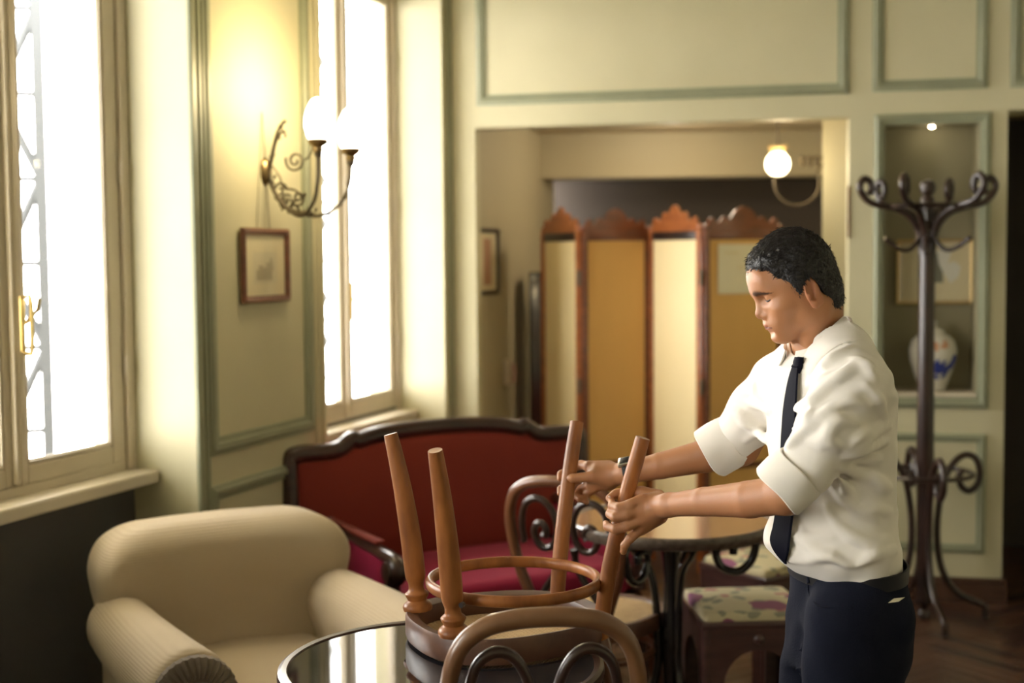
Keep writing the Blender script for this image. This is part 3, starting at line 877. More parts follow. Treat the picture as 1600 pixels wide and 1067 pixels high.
# ---------------------------------------------------------------- round tables
def round_table(c, R, H, label, mtop, mrim, n_leg, rot, scroll_r, group='round bentwood tables'):
    t = thing('round_table', label, 'table', (c[0], c[1], 0), rot, group)
    mb = MB(); mb.lathe([(.001, H - .024), (R - .02, H - .024), (R - .02, H - .002), (.001, H - .002)], 96); mb.build('tabletop', mtop, t, world=False, angle=30)
    rp = [(R - .024, H - .004), (R - .020, H + .001), (R - .010, H + .003), (R - .002, H - .002), (R, H - .012), (R - .003, H - .026), (R - .012, H - .036), (R - .028, H - .038), (R - .03, H - .024)]
    V, Fc = lathe(rp, 96, cap=False); n = 96
    for k in range(n): l = (k + 1) % n; Fc.append(((len(rp) - 1) * n + k, (len(rp) - 1) * n + l, l, k))
    mesh('rim', V, Fc, mrim, t, world=False)
    mb = MB(); mb.lathe([(.09, H - .06), (.09, H - .025)], 32); mb.lathe([(.022, H - .06), (.036, H - .09), (.03, H - .12), (.022, H - .2), (.028, .42), (.034, .36), (.03, .32), (.024, .2), (.03, .12), (.02, .1)][::-1], 24)
    mb.build('column', M_black, t, world=False)
    for k in range(n_leg):
        a = 2 * math.pi * k / n_leg
        P = [(scroll_r * .62, H - .115), (scroll_r * .52, H - .135), (scroll_r * .48, H - .105), (scroll_r * .62, H - .075), (scroll_r * .86, H - .075), (scroll_r, H - .13), (scroll_r * .93, H - .20), (scroll_r * .62, H - .29), (.075, H - .34), (.045, H - .40), (.045, .25), (.09, .15), (.18, .07), (.27, .018), (.30, .016)]
        P = [(.20, H - .135), (.165, H - .125), (.155, H - .095), (.175, H - .062), (.215, H - .052), (.245, H - .085), (.24, H - .14), (.20, H - .175), (.14, H - .17), (.10, H - .19), (.06, H - .27), (.042, H - .36), (.045, .25), (.09, .14), (.18, .06), (.27, .018), (.30, .014)]
        P = spline([(x * math.cos(a) * (scroll_r / .245 if i < 9 else 1), x * math.sin(a) * (scroll_r / .245 if i < 9 else 1), z) for i, (x, z) in enumerate(P)], 6)
        nt_ = 6 * 10
        if n_leg == 3: Q = spline([(x * math.cos(a), x * math.sin(a), H - z) for x, z in ((.262, .036), (.272, .08), (.255, .135), (.215, .168), (.165, .155), (.145, .11), (.165, .075), (.198, .085), (.20, .112))], 6); mb = MB(); mb.tube(Q, .0135, 10); mb.build('scroll_bracket', M_black, t, world=False); Rm = Matrix.Rotation(math.pi / 3, 4, 'Z'); P = [Rm @ Vector(q) for q in spline([(x * math.cos(a), x * math.sin(a), z) for x, z in ((.17, H - .036), (.135, H - .09), (.08, H - .15), (.055, H - .24), (.044, H - .36), (.045, .25), (.09, .14), (.18, .06), (.27, .018), (.30, .014))], 6)]
        mb = MB(); mb.tube(P, .0135, 10); mb.build('leg', M_black, t, world=False)
    mb = MB(); mb.tube([(.17 * math.cos(a), .17 * math.sin(a), .085) for a in np.linspace(0, 2 * math.pi, 40, endpoint=False)], .009, 8, closed=True); mb.build('ring_stretcher', M_black, t, world=False)


TABC = (-.155, 2.80)
round_table(TABC, .345, .75, 'round black glass-topped table in front, reflecting the windows', M_tabletop, M_mahog, 4, math.radians(45), .23)
round_table((.512, 4.33), .335, .752, 'round table with polished tan top and scroll brackets in the middle of the room', M_tabtop2, M_rim, 3, math.radians(-8), .27)

# ---------------------------------------------------------------- upholstered stools
def stool(c, rz, size, H, label):
    t = thing('stool', label, 'stool', (c[0], c[1], 0), rz, 'floral stools under the far table')
    a, b = size[0] / 2, size[1] / 2
    mb = MB(); mb.box((-a - .004, -b - .004, H - .052), (a + .004, b + .004, H - .028), bev=.006); mb.build('top_frame', M_stool, t, world=False)
    sdfmesh('cushion', lambda p: rbox(p, (0, 0, H - .022), (a - .006, b - .006, .02), .014) - .006 * np.exp(-(p[:, 0] / a) ** 2 * 2 - (p[:, 1] / b) ** 2 * 2), (-a - .02, -b - .02, H - .06), (a + .02, b + .02, H + .03), .008, M_floral, t, 1, world=False)
    for (dx, dy, w2, rot) in ((0, -b, a, 0), (0, b, a, math.pi), (-a, 0, b, -math.pi / 2), (a, 0, b, math.pi / 2)):
        # apron with a round arch cut out
        z1 = H - .05; n = 20; r = w2 * .62; zc = z1 - .07 - r; V = []
        out = [(-w2, 0), (-w2, z1), (w2, z1), (w2, 0), (r, 0), (r, zc)] + [(r * math.cos(q), zc + r * math.sin(q)) for q in np.linspace(0, math.pi, n)[1:-1]] + [(-r, zc), (-r, 0)]
        bm = bmesh.new(); vs = [bm.verts.new((x, 0, z)) for x, z in out]; f = bm.faces.new(vs)
        g = bmesh.ops.extrude_face_region(bm, geom=[f]); bmesh.ops.translate(bm, verts=[v for v in g['geom'] if isinstance(v, bmesh.types.BMVert)], vec=(0, .018, 0))
        bmesh.ops.triangulate(bm, faces=[x for x in bm.faces if len(x.verts) > 4]); bmesh.ops.recalc_face_normals(bm, faces=bm.faces[:])
        bm.verts.ensure_lookup_table(); M = Matrix.Translation((dx, dy, 0)) @ Matrix.Rotation(rot, 4, 'Z')
        V = [M @ v.co for v in bm.verts]; Fc = [tuple(v.index for v in x.verts) for x in bm.faces]; bm.free()
        mesh('side_panel', V, Fc, M_stool, t, world=False, smooth=False)
    mb = MB(); V, Fc = lathe([(.001, .012), (.010, .010), (.016, .004), (.018, 0)], 16); M = Matrix.Translation((0, -b, H - .085)) @ Matrix.Rotation(math.pi / 2, 4, 'X')
    mb.add(V, Fc, M); mb.build('rosette', M_stool, t, world=False)
    for x in (-a + .012, a - .012):
        for y in (-b + .012, b - .012):
            mb = MB(); mb.lathe([(.012, 0), (.018, .01), (.014, .03), (.018, H - .05)], 10, (x, y, 0)); mb.build('leg', M_stool, t, world=False)


stool((.76, 4.36), math.radians(4), (.36, .36), .48, 'nearer dark wood stool with floral cushion and arched panels, beside the man')
stool((.94, 4.98), math.radians(35), (.34, .34), .48, 'farther dark wood stool with floral cushion set at an angle, behind the nearer stool')

# ---------------------------------------------------------------- folding screen
def screen():
    t = thing('folding_screen', 'four-panel wooden folding screen with gold fabric and carved crests', 'screen', (.75, 6.95, 0))
    pts = [(848, 7.22), (908, 6.86), (1015, 7.08), (1098, 6.74), (1222, 6.96)]
    for i in range(4):
        (pa, da), (pb, db) = pts[i], pts[i + 1]
        A = at(pa, 500, da); B = at(pb, 500, db); A.z = B.z = 0; d = (B - A); wd = d.length; M = Matrix.Translation(A) @ Matrix.Rotation(math.atan2(d.y, d.x), 4, 'Z')
        mwood = M_orangewood if i in (0, 2) else M_redwood; mf = M_screenl if i in (0, 2) else M_screenf  # window-facing panels take the lit fabric tone, the others the shaded one
        ZT = 1.735
        pn = bpy.data.objects.new('screen_panel', None); C.objects.link(pn); pn.parent = t
        pn.matrix_basis = t.matrix_basis.inverted() @ M
        ps = .034
        for x0 in (.003, wd - ps - .003):
            mb = MB(); mb.box((x0, -.014, .06), (x0 + ps, .014, ZT + .005), bev=.004)
            mb.lathe([(.014, 0), (.017, .02), (.012, .045), (.015, .06)], 12, (x0 + ps / 2, 0, 0)); mb.lathe([(.010, ZT), (.016, ZT + .012), (.014, ZT + .028), (.003, ZT + .036)], 12, (x0 + ps / 2, 0, 0)); mb.build('stile', mwood, pn, world=False)
        for z0, z1 in ((ZT - .045, ZT), (.12, .18), (.52, .55)):
            mb = MB(); mb.box((ps, -.011, z0), (wd - ps, .011, z1), bev=.003); mb.build('rail', M_redwood if i in (1, 3) else M_dark, pn, world=False)
        mb = MB(); mb.box((ps - .002, -.004, .54), (wd - ps + .002, .004, ZT - .04)); mb.box((ps - .002, -.004, .17), (wd - ps + .002, .004, .53)); mb.build('fabric', mf, pn, world=False, smooth=False)
        # carved crest
        w2 = (wd - 2 * ps) / 2 - .002; cx = wd / 2
        half = [(1.0, 0), (1.0, .045), (.96, .062), (.90, .066), (.84, .052), (.78, .040), (.70, .046), (.62, .066), (.54, .072), (.46, .060), (.40, .062), (.30, .088), (.20, .108), (.10, .116), (0, .124)] if i in (1, 3) else [(1.0, 0), (1.0, .05), (.9, .072), (.78, .062), (.70, .048), (.6, .056), (.52, .09), (.42, .1), (.34, .082), (.26, .086), (.14, .118), (0, .135)]
        full = half + [(-x, z) for x, z in half[-2::-1]]
        out = [(q[0], q[1]) for q in spline(full, 3)]
        bm = bmesh.new(); vs = [bm.verts.new((cx + x * w2, -.010, ZT + z)) for x, z in out]; f = bm.faces.new(vs)
        g = bmesh.ops.extrude_face_region(bm, geom=[f]); bmesh.ops.translate(bm, verts=[v for v in g['geom'] if isinstance(v, bmesh.types.BMVert)], vec=(0, .02, 0))
        bmesh.ops.recalc_face_normals(bm, faces=bm.faces[:]); bmesh.ops.triangulate(bm, faces=[x for x in bm.faces if len(x.verts) > 4])
        bm.verts.index_update(); V = [v.co.copy() for v in bm.verts]; Fc = [tuple(v.index for v in x.verts) for x in bm.faces]; bm.free()
        mesh('crest', V, Fc, mwood, pn, world=False, smooth=False)
        if i in (0, 2):
            mb = MB()
            for z in (.35, .95, 1.5): mb = MB(); mb.tube([(wd, -.012, z - .04), (wd, -.012, z + .04)], .009, 10); mb.build('hinge', M_iron, pn, world=False)
    # paper notice on the last panel
    A = at(1098, 500, 6.74); B = at(1222, 500, 6.96); d = B - A; d.z = 0; d.normalize(); n = Vector((d.y, -d.x, 0))
    ztop, zbot = at(1160, 381, 6.8).z, at(1160, 459, 6.8).z
    M = Matrix.Translation(Vector((A.x, A.y, 0))) @ Matrix.Rotation(math.atan2(d.y, d.x), 4, 'Z')
    x0, x1 = .085, .335
    nt = thing('paper_notice', 'pale paper notice pinned to the right-hand panel of the folding screen', 'notice'); nt.matrix_basis = M @ Matrix.Translation(((x0 + x1) / 2, -.012, zbot))
    mb = MB(); nn = 12; V = []; Fc = []
    for i in range(nn + 1):
        for j in range(2):
            u = i / nn; V.append(((u - .5) * (x1 - x0), -.004 * math.sin(u * 5), (ztop - zbot) * j))
    for i in range(nn): Fc.append((i * 2, i * 2 + 2, i * 2 + 3, i * 2 + 1))
    n0 = len(V); V += [(v[0], v[1] + .001, v[2]) for v in V[:n0]]; Fc += [tuple(q + n0 for q in f[::-1]) for f in Fc[:]]
    mesh('sheet', V, Fc, M_paper, nt, world=False)
    for (a, b, z, h) in ((-.09, -.005, ztop - zbot - .05, .010), (-.01, .04, ztop - zbot - .125, .012)): mb = MB(); mb.box((a, -.0062, z), (b, -.0058, z + h)); mb.build('faint_print', M_mat, nt, world=False, smooth=False)


screen()

# ---------------------------------------------------------------- coat rack
def rack():
    D = 5.72; base = atz(1443, 968, 0.0); D = base.y
    t = thing('coat_rack', 'dark bentwood coat rack standing in front of the wall niche', 'coat rack', (base.x, base.y, 0), -.05)
    k = D / F_PX   # metres per pixel
    def Z(y): return at(1445, y, D).z
    zt = Z(287)
    mb = MB(); mb.lathe([(.008, 0), (.028, .015), (.026, .035), (.012, .05), (.02, .065), (.034, .08), (.035, .30), (.036, .5), (.034, Z(740)), (.038, Z(720)), (.035, Z(600)), (.033, Z(390)), (.03, Z(375)), (.026, Z(330)), (.03, Z(312)), (.016, Z(303)), (.012, Z(300))], 20)
    mb.build('pole', M_dark, t, world=False)
    mb = MB(); mb.lathe([(.010, Z(306)), (.028, Z(302)), (.036, Z(293)), (.028, Z(284)), (.004, Z(280))], 20); mb.build('finial', M_dark, t, world=False)
    # top hooks: big S-curves
    prof = [(.020, Z(400)), (.030, Z(372)), (.052, Z(350)), (.10, Z(332)), (.17, Z(323)), (.235, Z(318)), (.275, Z(308)), (.297, Z(292)), (.280, Z(279)), (.252, Z(283)), (.245, Z(296)), (.258, Z(303))]
    for j, a in enumerate((5, 56, 124, 185, 236, 304)):
        ca, sa = math.cos(math.radians(a)), math.sin(math.radians(a))
        P = spline([(x * ca, x * sa, z) for x, z in prof], 6); mb = MB(); mb.tube(P, [.015] * (len(P) - 6) + [.013, .013, .014, .015, .016, .016], 10); mb.build('upper_hook', M_dark, t, world=False)
    mb = MB(); mb.tube([(.16 * math.cos(q), .16 * math.sin(q), Z(322)) for q in np.linspace(0, 2 * math.pi, 40, endpoint=False)], .010, 8, closed=True); mb.build('upper_ring', M_dark, t, world=False)
    prof = [(.026, Z(330)), (.030, Z(352)), (.045, Z(376)), (.085, Z(390)), (.135, Z(388)), (.18, Z(378)), (.20, Z(372))]
    for j, a in enumerate((15, 75, 135, 195, 255, 315)):
        ca, sa = math.cos(math.radians(a)), math.sin(math.radians(a))
        P = spline([(x * ca, x * sa, z) for x, z in prof], 5); mb = MB(); mb.tube(P, [.0095] * (len(P) - 3) + [.011, .012, .010], 10); mb.build('lower_hook', M_dark, t, world=False)
    # umbrella ring, legs with big scrolls
    mb = MB(); mb.tube([(.20 * math.cos(q), .20 * math.sin(q), Z(739)) for q in np.linspace(0, 2 * math.pi, 48, endpoint=False)], .010, 8, closed=True); mb.build('umbrella_ring', M_dark, t, world=False)
    prof = [(.165, Z(733)), (.150, Z(745)), (.160, Z(760)), (.195, Z(768)), (.232, Z(757)), (.242, Z(737)), (.222, Z(717)), (.178, Z(711)), (.130, Z(722)), (.085, Z(750)), (.060, Z(800)), (.058, Z(850)), (.085, Z(895)), (.15, Z(927)), (.24, Z(942)), (.272, Z(950)), (.275, .012)]
    for j, a in enumerate((4, 94, 184, 274)):
        ca, sa = math.cos(math.radians(a)), math.sin(math.radians(a))
        pr = prof
        P = spline([(x * ca, x * sa, max(z, .012)) for x, z in pr], 6); mb = MB(); mb.tube(P, .015, 10)
        mb.lathe([(.008, 0), (.017, .008), (.014, .02), (.004, .026)], 12, (.275 * ca, .275 * sa, 0)); mb.build('leg', M_dark, t, world=False)


rack()

# ---------------------------------------------------------------- things on the walls
def picture(W, l, tp, r, bt, off, name, label, mfr, fw, inner, tilt=0.0, lean=0.0):
    s0, z0 = onw(W, l, bt, off); s1, z1 = onw(W, r, tp, off)
    s0 = min(s0, s1); s1 = max(onw(W, r, bt, off)[0], s1); w_, h_ = s1 - s0, z1 - z0
    t = thing(name, label, 'picture'); t.matrix_basis = W @ Matrix.Translation(((s0 + s1) / 2, off - .001, z0)) @ Matrix.Rotation(lean, 4, 'X')
    x = w_ / 2
    V, Fc = mould(-x, x, 0, h_, w=fw, h=.018, y=-.004); mesh('frame', V, Fc, mfr, t, world=False, angle=25)
    mb = MB(); mb.box((-x + .003, -.006, .003), (x - .003, -.001, h_ - .003)); mb.build('mat_board', M_mat, t, world=False, smooth=False)
    inner(t, x, h_)
    g = MB(); g.box((-x + fw * .8, -.0125, fw * .8), (x - fw * .8, -.0115, h_ - fw * .8)); g.build('glazing', M_glass, t, world=False, smooth=False)
    return t


def sketch(t, x, h):
    mb = MB(); mb.box((-x * .5, -.0068, h * .25), (x * .5, -.0062, h * .68)); mb.build('print', mat('cream_print', (.66, .6, .42), .7), t, world=False, smooth=False)
    mb = MB(); y0, y1 = -.0074, -.0069
    bx = [(-.38, .3, .1, .44), (-.28, .36, .44, .47), (.05, .33, .47, .54), (.2, .3, .54, .60), (-.30, -.1, .47, .5)]
    for a, b, c, d in bx: mb.box((a * x, y0, h * c + (.2 * h if c < .2 else 0)), (b * x, y1, h * d))
    mb.build('drawing', M_ink, t, world=False, smooth=False)


picture(LW, 375, 358, 446, 475, -.004, 'framed_print', 'small framed print with brown frame under the wall lamp', M_redwood, .026, sketch)
# the wires it hangs from
def wires():
    s0, z0 = onw(LW, 410, 357); mb = MB()
    for ds in (-.05, .04): mb.tube([(s0 + ds, -.006, z0), (s0, -.008, z0 + .42)], .0012, 5)
    o = mb.build('hanging_wire', M_iron, bpy.data.objects['framed_print'], world=False)
    o.matrix_basis = bpy.data.objects['framed_print'].matrix_basis.inverted() @ LW


wires()


def landscape(t, x, h):
    mb = MB(); mb.box((-x * .42, -.0068, h * .33), (x * .22, -.0062, h * .80)); mb.build('print', mat('grey_green_print', (.16, .16, .12), .6), t, world=False, smooth=False)
    P = [(.05, .82), (.3, .84), (.42, .78), (.33, .62), (.5, .66), (.68, .58), (.62, .42), (.42, .32), (.25, .45), (.12, .6)]
    bm = bmesh.new(); f = bm.faces.new([bm.verts.new((a * x, -.0072, b * h)) for a, b in P]); g = bmesh.ops.extrude_face_region(bm, geom=[f]); bmesh.ops.translate(bm, verts=[v for v in g['geom'] if isinstance(v, bmesh.types.BMVert)], vec=(0, -.0006, 0)); bm.verts.index_update()
    V = [v.co.copy() for v in bm.verts]; Fc = [tuple(v.index for v in q.verts) for q in bm.faces]; bm.free(); mesh('white_shape', V, Fc, mat('print_white', (.75, .74, .68), .4), t, world=False, smooth=False)


NO = WT - .066
picture(BW, 1400, 373, 1520, 475, NO - .002, 'gilt_picture', 'gilt-framed picture hanging at the back of the niche behind the coat rack', M_gilt, .014, landscape)


def column_print(t, x, h):
    mb = MB(); mb.box((-x * .4, -.0068, h * .15), (x * .35, -.0062, h * .85)); mb.build('print', mat('faded_red_print', (.45, .25, .15), .6), t, world=False, smooth=False)


# alcove left wall frame
dA = Vector((P1.x - P0.x, P1.y - P0.y, 0)); AW = frame(Vector((P0.x, P0.y, 0)), math.atan2(dA.y, dA.x))
picture(AW, 744, 358, 775, 462, -.003, 'dark_framed_print', 'narrow dark framed print on the alcove wall left of the screen', M_dark, .022, column_print)
s_, z_ = onw(AW, 788, 583)
t = thing('wall_telephone', 'small pale rounded wall fitting in the alcove left of the screen', 'wall fitting'); t.matrix_basis = AW @ Matrix.Translation((s_, 0, z_))
sdfmesh('housing', lambda p: rbox(p, (0, -.02, 0), (.04, .024, .075), .02), (-.06, -.06, -.1), (.06, .02, .1), .006, mat('beige_plastic', (.45, .38, .28), .4), t, 1, world=False)
mb = MB(); mb.tube([(.0, -.05, -.05), (.0, -.058, 0), (.0, -.05, .05)], [.014, .009, .014], 10); mb.build('handset', mat('rosy_plastic', (.42, .27, .22), .4), t, world=False)
# dark tall door leaf glimpsed left of the screen
A = at(827, 500, 7.33)
t = thing('dark_cabinet', 'tall narrow black cabinet in the alcove left of the screen', 'cabinet', (A.x, A.y, 0), 0)
zc_ = at(832, 425, 7.33).z
mb = MB(); mb.box((.0, .0, .0), (.22, .15, zc_), bev=.006); mb.build('body', M_black, t, world=False)
mb = MB(); mb.box((.012, -.012, .06), (.208, .0, zc_ - .04), bev=.004); mb.build('door', M_dark, t, world=False)

# lidded vase in the niche
def vase():
    s, z = onw(BW, 1457, 614, .15); t = thing('ginger_jar', 'white lidded porcelain jar with blue and orange flowers standing in the niche', 'vase')
    t.matrix_basis = BW @ Matrix.Translation((s, .15, n_b + .02))
    mb = MB(); mb.lathe([(.055, 0), (.062, .004), (.066, .03), (.088, .085), (.107, .15), (.111, .19), (.098, .235), (.07, .262), (.05, .268)], 40); b = mb.build('body', M_china, t, world=False)
    mb = MB(); mb.lathe([(.052, .266), (.055, .272), (.05, .282), (.03, .292), (.013, .297), (.018, .305), (.02, .318), (.012, .33), (.002, .333)], 32); mb.build('lid', M_china, t, world=False)
    pr = [(0, .055), (.03, .066), (.085, .088), (.15, .107), (.19, .111), (.235, .098), (.262, .07)]
    def surf(a, z, e=.0012):
        r = np.interp(z, [q[0] for q in pr], [q[1] for q in pr]) + e; return (r * math.sin(a), -r * math.cos(a), z)
    rnd = random.Random(3); bl = MB(); ru = MB()
    def petal(mbx, a0, z0, ra, rz, rot):
        pts = []
        for k in range(12):
            q = 2 * math.pi * k / 12; u = ra * math.cos(q) * (1 + .3 * math.cos(q)); v = rz * math.sin(q)
            pts.append(surf(a0 + (u * math.cos(rot) - v * math.sin(rot)) / .1, z0 + u * math.sin(rot) + v * math.cos(rot)))
        c_ = surf(a0, z0, .002); V = pts + [c_]; mbx.add(V, [(k, (k + 1) % 12, 12) for k in range(12)])
    for k in range(15):   # crescent of blue flowers
        q = math.radians(-160 + k * 11); petal(bl, .35 + .62 * math.cos(q), .165 + .05 * math.sin(q) * 1.2, .022, .014, q + rnd.uniform(-.5, .5))
    for k in range(9): petal(bl, .25 + rnd.uniform(-.3, .3), .10 + rnd.uniform(-.035, .035), .017, .010, rnd.uniform(0, 3))
    for k in range(8): petal(bl, -.55 + rnd.uniform(-.14, .14), .15 + rnd.uniform(-.05, .05), .012, .007, rnd.uniform(0, 3))
    for k in range(7): petal(ru, .2 + rnd.uniform(-.35, .35), .215 + rnd.uniform(-.016, .016), .014, .008, rnd.uniform(0, 3))
    bl.build('blue_flowers', M_blue, b, world=False, kind='stuff'); ru.build('orange_flowers', M_rust, b, world=False, kind='stuff')


vase()
# niche spotlight
s, z = onw(BW, 1456, 195, .14)
t = thing('niche_spotlight', 'tiny recessed spotlight shining at the top of the niche', 'spotlight'); t.matrix_basis = BW @ Matrix.Translation((s, .14, n_t))
mb = MB(); mb.lathe([(.020, -.006), (.024, -.004), (.024, 0), (.012, 0)], 20); mb.build('bezel', M_brass, t, world=False)
M_spot = mat('spot_lens', (1, .9, .7), emit=((1, .85, .55), 18.0)); mb = MB(); mb.lathe([(.002, -.014), (.010, -.012), (.013, -.004)], 16); mb.build('lens', M_spot, t, world=False)
l = bpy.data.lights.new('niche_spot', 'POINT'); l.energy = .05; l.color = (1, .85, .6); l.shadow_soft_size = .012; o = bpy.data.objects.new('niche_spot_glow', l); C.objects.link(o); o.matrix_world = BW @ Matrix.Translation((s, .14, n_t - .03))

# wall lamp (sconce) on the pier
def sconce():
    s, z = onw(LW, 414, 268); t = thing('wall_lamp', 'ornate bronze two-armed wall lamp with glowing white shades on the pier', 'lamp')
    t.matrix_basis = LW @ Matrix.Translation((s, 0, z))
    W1 = wm(t).inverted()
    def loc(px, py, off):     # point on the plane parallel to the wall, off metres into the room
        a, b = onw(LW, px, py, -off); return np.array((a - s, -off, b - z))
    mb = MB(); V, Fc = lathe([(.001, .02), (.02, .018), (.03, .01), (.034, 0)], 24); mb.add(V, Fc, Matrix.Scale(1.5, 4, (0, 0, 1)) @ Matrix.Rotation(math.pi / 2, 4, 'X')); mb.build('wall_plate', M_brass, t, world=False)
    # main crescent in the plane perpendicular to the wall, splitting into two arms
    cup1 = loc(497, 231, .27); cup2 = loc(548, 245, .33)
    def lerp(c, f): return c * f
    main = spline([(0, -.015, .0), (0, -.03, .06), (0, -.05, .13), (0, -.075, .17), (0, -.09, .18)], 5)
    mb = MB(); mb.tube(main, [.006] * len(main), 8); mb.tube(spline([(0, -.01, -.02), (0, -.03, .04), (0, -.05, .11), (0, -.08, .145), (0, -.088, .12)], 5), .005, 8)
    low = spline([(0, -.012, .0), (0, -.03, -.06), (0, -.07, -.12), (0, -.13, -.152), (0, -.17, -.15)], 6)
    mb.tube(low, [.008] * len(low), 8); mb.build('scroll_bracket', M_iron, t, world=False)
    for c in (cup1, cup2):
        P = spline([(0, -.03, -.06), (c[0] * .1, -.09, -.135), (c[0] * .4, c[1] * .62, -.165), (c[0] * .8, c[1] * .88, -.12), (c[0] * .97, c[1] * .98, -.045), (c[0], c[1], c[2] - .02)], 7)
        arm = MB(); arm.tube(P, .0065, 10)
        arm.lathe([(.008, -.035), (.016, -.02), (.012, -.012), (.008, -.008)], 14, tuple(c)); a = arm.build('lamp_arm', M_iron, t, world=False)
        cu = MB(); cu.lathe([(.006, -.022), (.014, -.015), (.018, -.005), (.016, .003), (.030, .012), (.036, .028), (.034, .03), (.026, .014)], 24, tuple(c)); cu.build('shade_cup', M_brass, t, world=False)
        sh = MB(); sh.lathe([(.030, .022), (.040, .045), (.047, .075), (.046, .105), (.038, .135), (.024, .162), (.012, .172), (.003, .175)], 32, tuple(c)); sh.build('glass_shade', M_shade, t, world=False)
        l = bpy.data.lights.new('bulb', 'POINT'); l.energy = 3.6; l.color = (1, .78, .42); l.shadow_soft_size = .05
        o = bpy.data.objects.new('bulb_glow', l); C.objects.link(o); o.matrix_world = wm(t) @ Matrix.Translation((c[0], c[1], c[2] + .25))
    # curls and leaves
    orn = MB()
    def curl(cx, cy, r0, turns, ph, z0=0.0):
        P = []
        for i in range(26):
            q = ph + turns * 2 * math.pi * i / 25; r = r0 * (1 - .8 * i / 25); P.append((z0, -(cx + r * math.cos(q)), cy + r * math.sin(q)))
        orn.tube(P, .0045, 6)
    curl(.125, .035, .04, 1.6, math.pi * .9); curl(.06, -.07, .03, 1.3, 0); curl(.135, -.10, .03, 1.4, math.pi); curl(.085, -.105, .022, 1.2, .5)
    orn.tube(spline([(0, -.03, .02), (0, -.06, -.02), (0, -.075, -.06), (0, -.12, -.07), (0, -.15, -.095), (0, -.13, -.11)], 5), .004, 6)
    orn.tube(spline([(0, -.165, .035), (0, -.19, .06), (0, -.20, .09)], 5), .0035, 6)
    orn.build('iron_curls', M_iron, t, world=False)
    lf = MB(); rn = random.Random(5)
    for (y, z_) in ((-.05, .13), (-.08, .16), (-.06, -.10), (-.10, -.135), (-.14, -.15), (-.17, -.15), (-.12, -.12), (-.155, -.10), (-.075, -.125), (-.20, -.155), (-.03, -.03), (-.04, .05)):
        for q in range(3):
            a = rn.uniform(0, 6.28); u = Vector((rn.uniform(-.5, .5), math.cos(a), math.sin(a))).normalized() * .024; v = u.cross(Vector((1, 0, 0))).normalized() * .007
            p = Vector((0, y, z_)); lf.add([p, p + u * .5 + v, p + u, p + u * .5 - v, p + u * .5 + Vector((.004, 0, 0))], [(0, 1, 4), (1, 2, 4), (2, 3, 4), (3, 0, 4), (0, 3, 2, 1)])
    lf.build('acanthus_leaves', M_iron, t, world=False, smooth=False)


M_shade = mat('glowing_opal_glass', (.9, .88, .8), .3, emit=((1, .93, .78), 3.2))
sconce()

# globe lamp hanging in the alcove, with its curled bracket
def globe():
    p = at(1215, 256, 7.1); t = thing('globe_lamp', 'glowing globe lamp hanging on a curled bracket in the alcove', 'lamp', (p.x, p.y, p.z))
    mb = MB(); mb.lathe([(.008, -.062), (.035, -.056), (.058, -.03), (.064, 0), (.056, .032), (.038, .052), (.036, .06)], 32); mb.build('glass_globe', mat('glowing_globe', (.9, .85, .7), .3, emit=((1, .80, .42), 4.5)), t, world=False)
    mb = MB(); mb.lathe([(.036, .056), (.044, .066), (.040, .072), (.05, .08), (.03, .084)], 28)
    for k in range(14): a = 2 * math.pi * k / 14; mb.tube([(.043 * math.cos(a), .043 * math.sin(a), .08), (.05 * math.cos(a), .05 * math.sin(a), .094)], [.006, .003], 6)
    mb.build('pierced_collar', M_gilt, t, world=False)
    mb = MB(); P = [(.10 + .118 * math.cos(a), .35 * 0, -.10 + .118 * math.sin(a)) for a in np.linspace(math.pi * .85, math.pi * 2.15, 30)]; mb.tube(P, .006, 8)
    mb.tube([P[-1], (.24, 0, -.0), (.26, .0, .06)], .006, 8); mb.tube([P[0], (-.01, 0, -.06)], .006, 8)
    mb.build('bracket', M_iron, t, world=False)
    mb = MB(); mb.tube([(.12, 0, .03), (.24, 0, .03)], .005, 8); mb.build('cross_bar', M_iron, t, world=False)
    mb = MB(); mb.tube([(0, 0, .08), (0, 0, ZC - p.z - .002)], .005, 8); mb.build('hanging_rod', M_iron, t, world=False)
    for a in (.13, .17, .21): mb = MB(); mb.lathe([(.004, -.07), (.016, -.05), (.01, -.035), (.02, -.02), (.006, -.01)], 10, (a, 0, .05)); mb.build('hanging_drop', M_iron, t, world=False)
    l = bpy.data.lights.new('globe_bulb', 'POINT'); l.energy = 2.0; l.color = (1, .78, .48); l.shadow_soft_size = .06
    o = bpy.data.objects.new('globe_glow', l); C.objects.link(o); o.location = (p.x - .0, p.y - .13, p.z - .02)


globe()
p = at(1050, 200, 7.2)
t = thing('ceiling_spot', 'flat round light fitting in the alcove ceiling', 'ceiling light', (p.x, p.y, ZC))
mb = MB(); mb.lathe([(.055, -.016), (.06, -.006), (.062, 0)], 28); mb.build('housing', mat('warm_diffuser', (.8, .75, .65), .4, emit=((1, .82, .6), .5)), t, world=False)

l = bpy.data.lights.new('alcove_fill', 'POINT'); l.energy = 4.5; l.color = (1, .86, .66); l.shadow_soft_size = .06  # fill light added under the unlit-looking fitting to brighten the alcove
o = bpy.data.objects.new('alcove_fill_light', l); C.objects.link(o); o.location = (p.x, p.y, ZC - .09)

# ---------------------------------------------------------------- the man
def tintmat(name, rough, sss=0.0, **k):
    m = mat(name, (1, 1, 1), rough, sss=sss, **k); nt = m.node_tree; b = nt.nodes['Principled BSDF']
    at_ = nt.nodes.new('ShaderNodeAttribute'); at_.attribute_name = 'tint'; nt.links.new(at_.outputs['Color'], b.inputs['Base Color']); return m


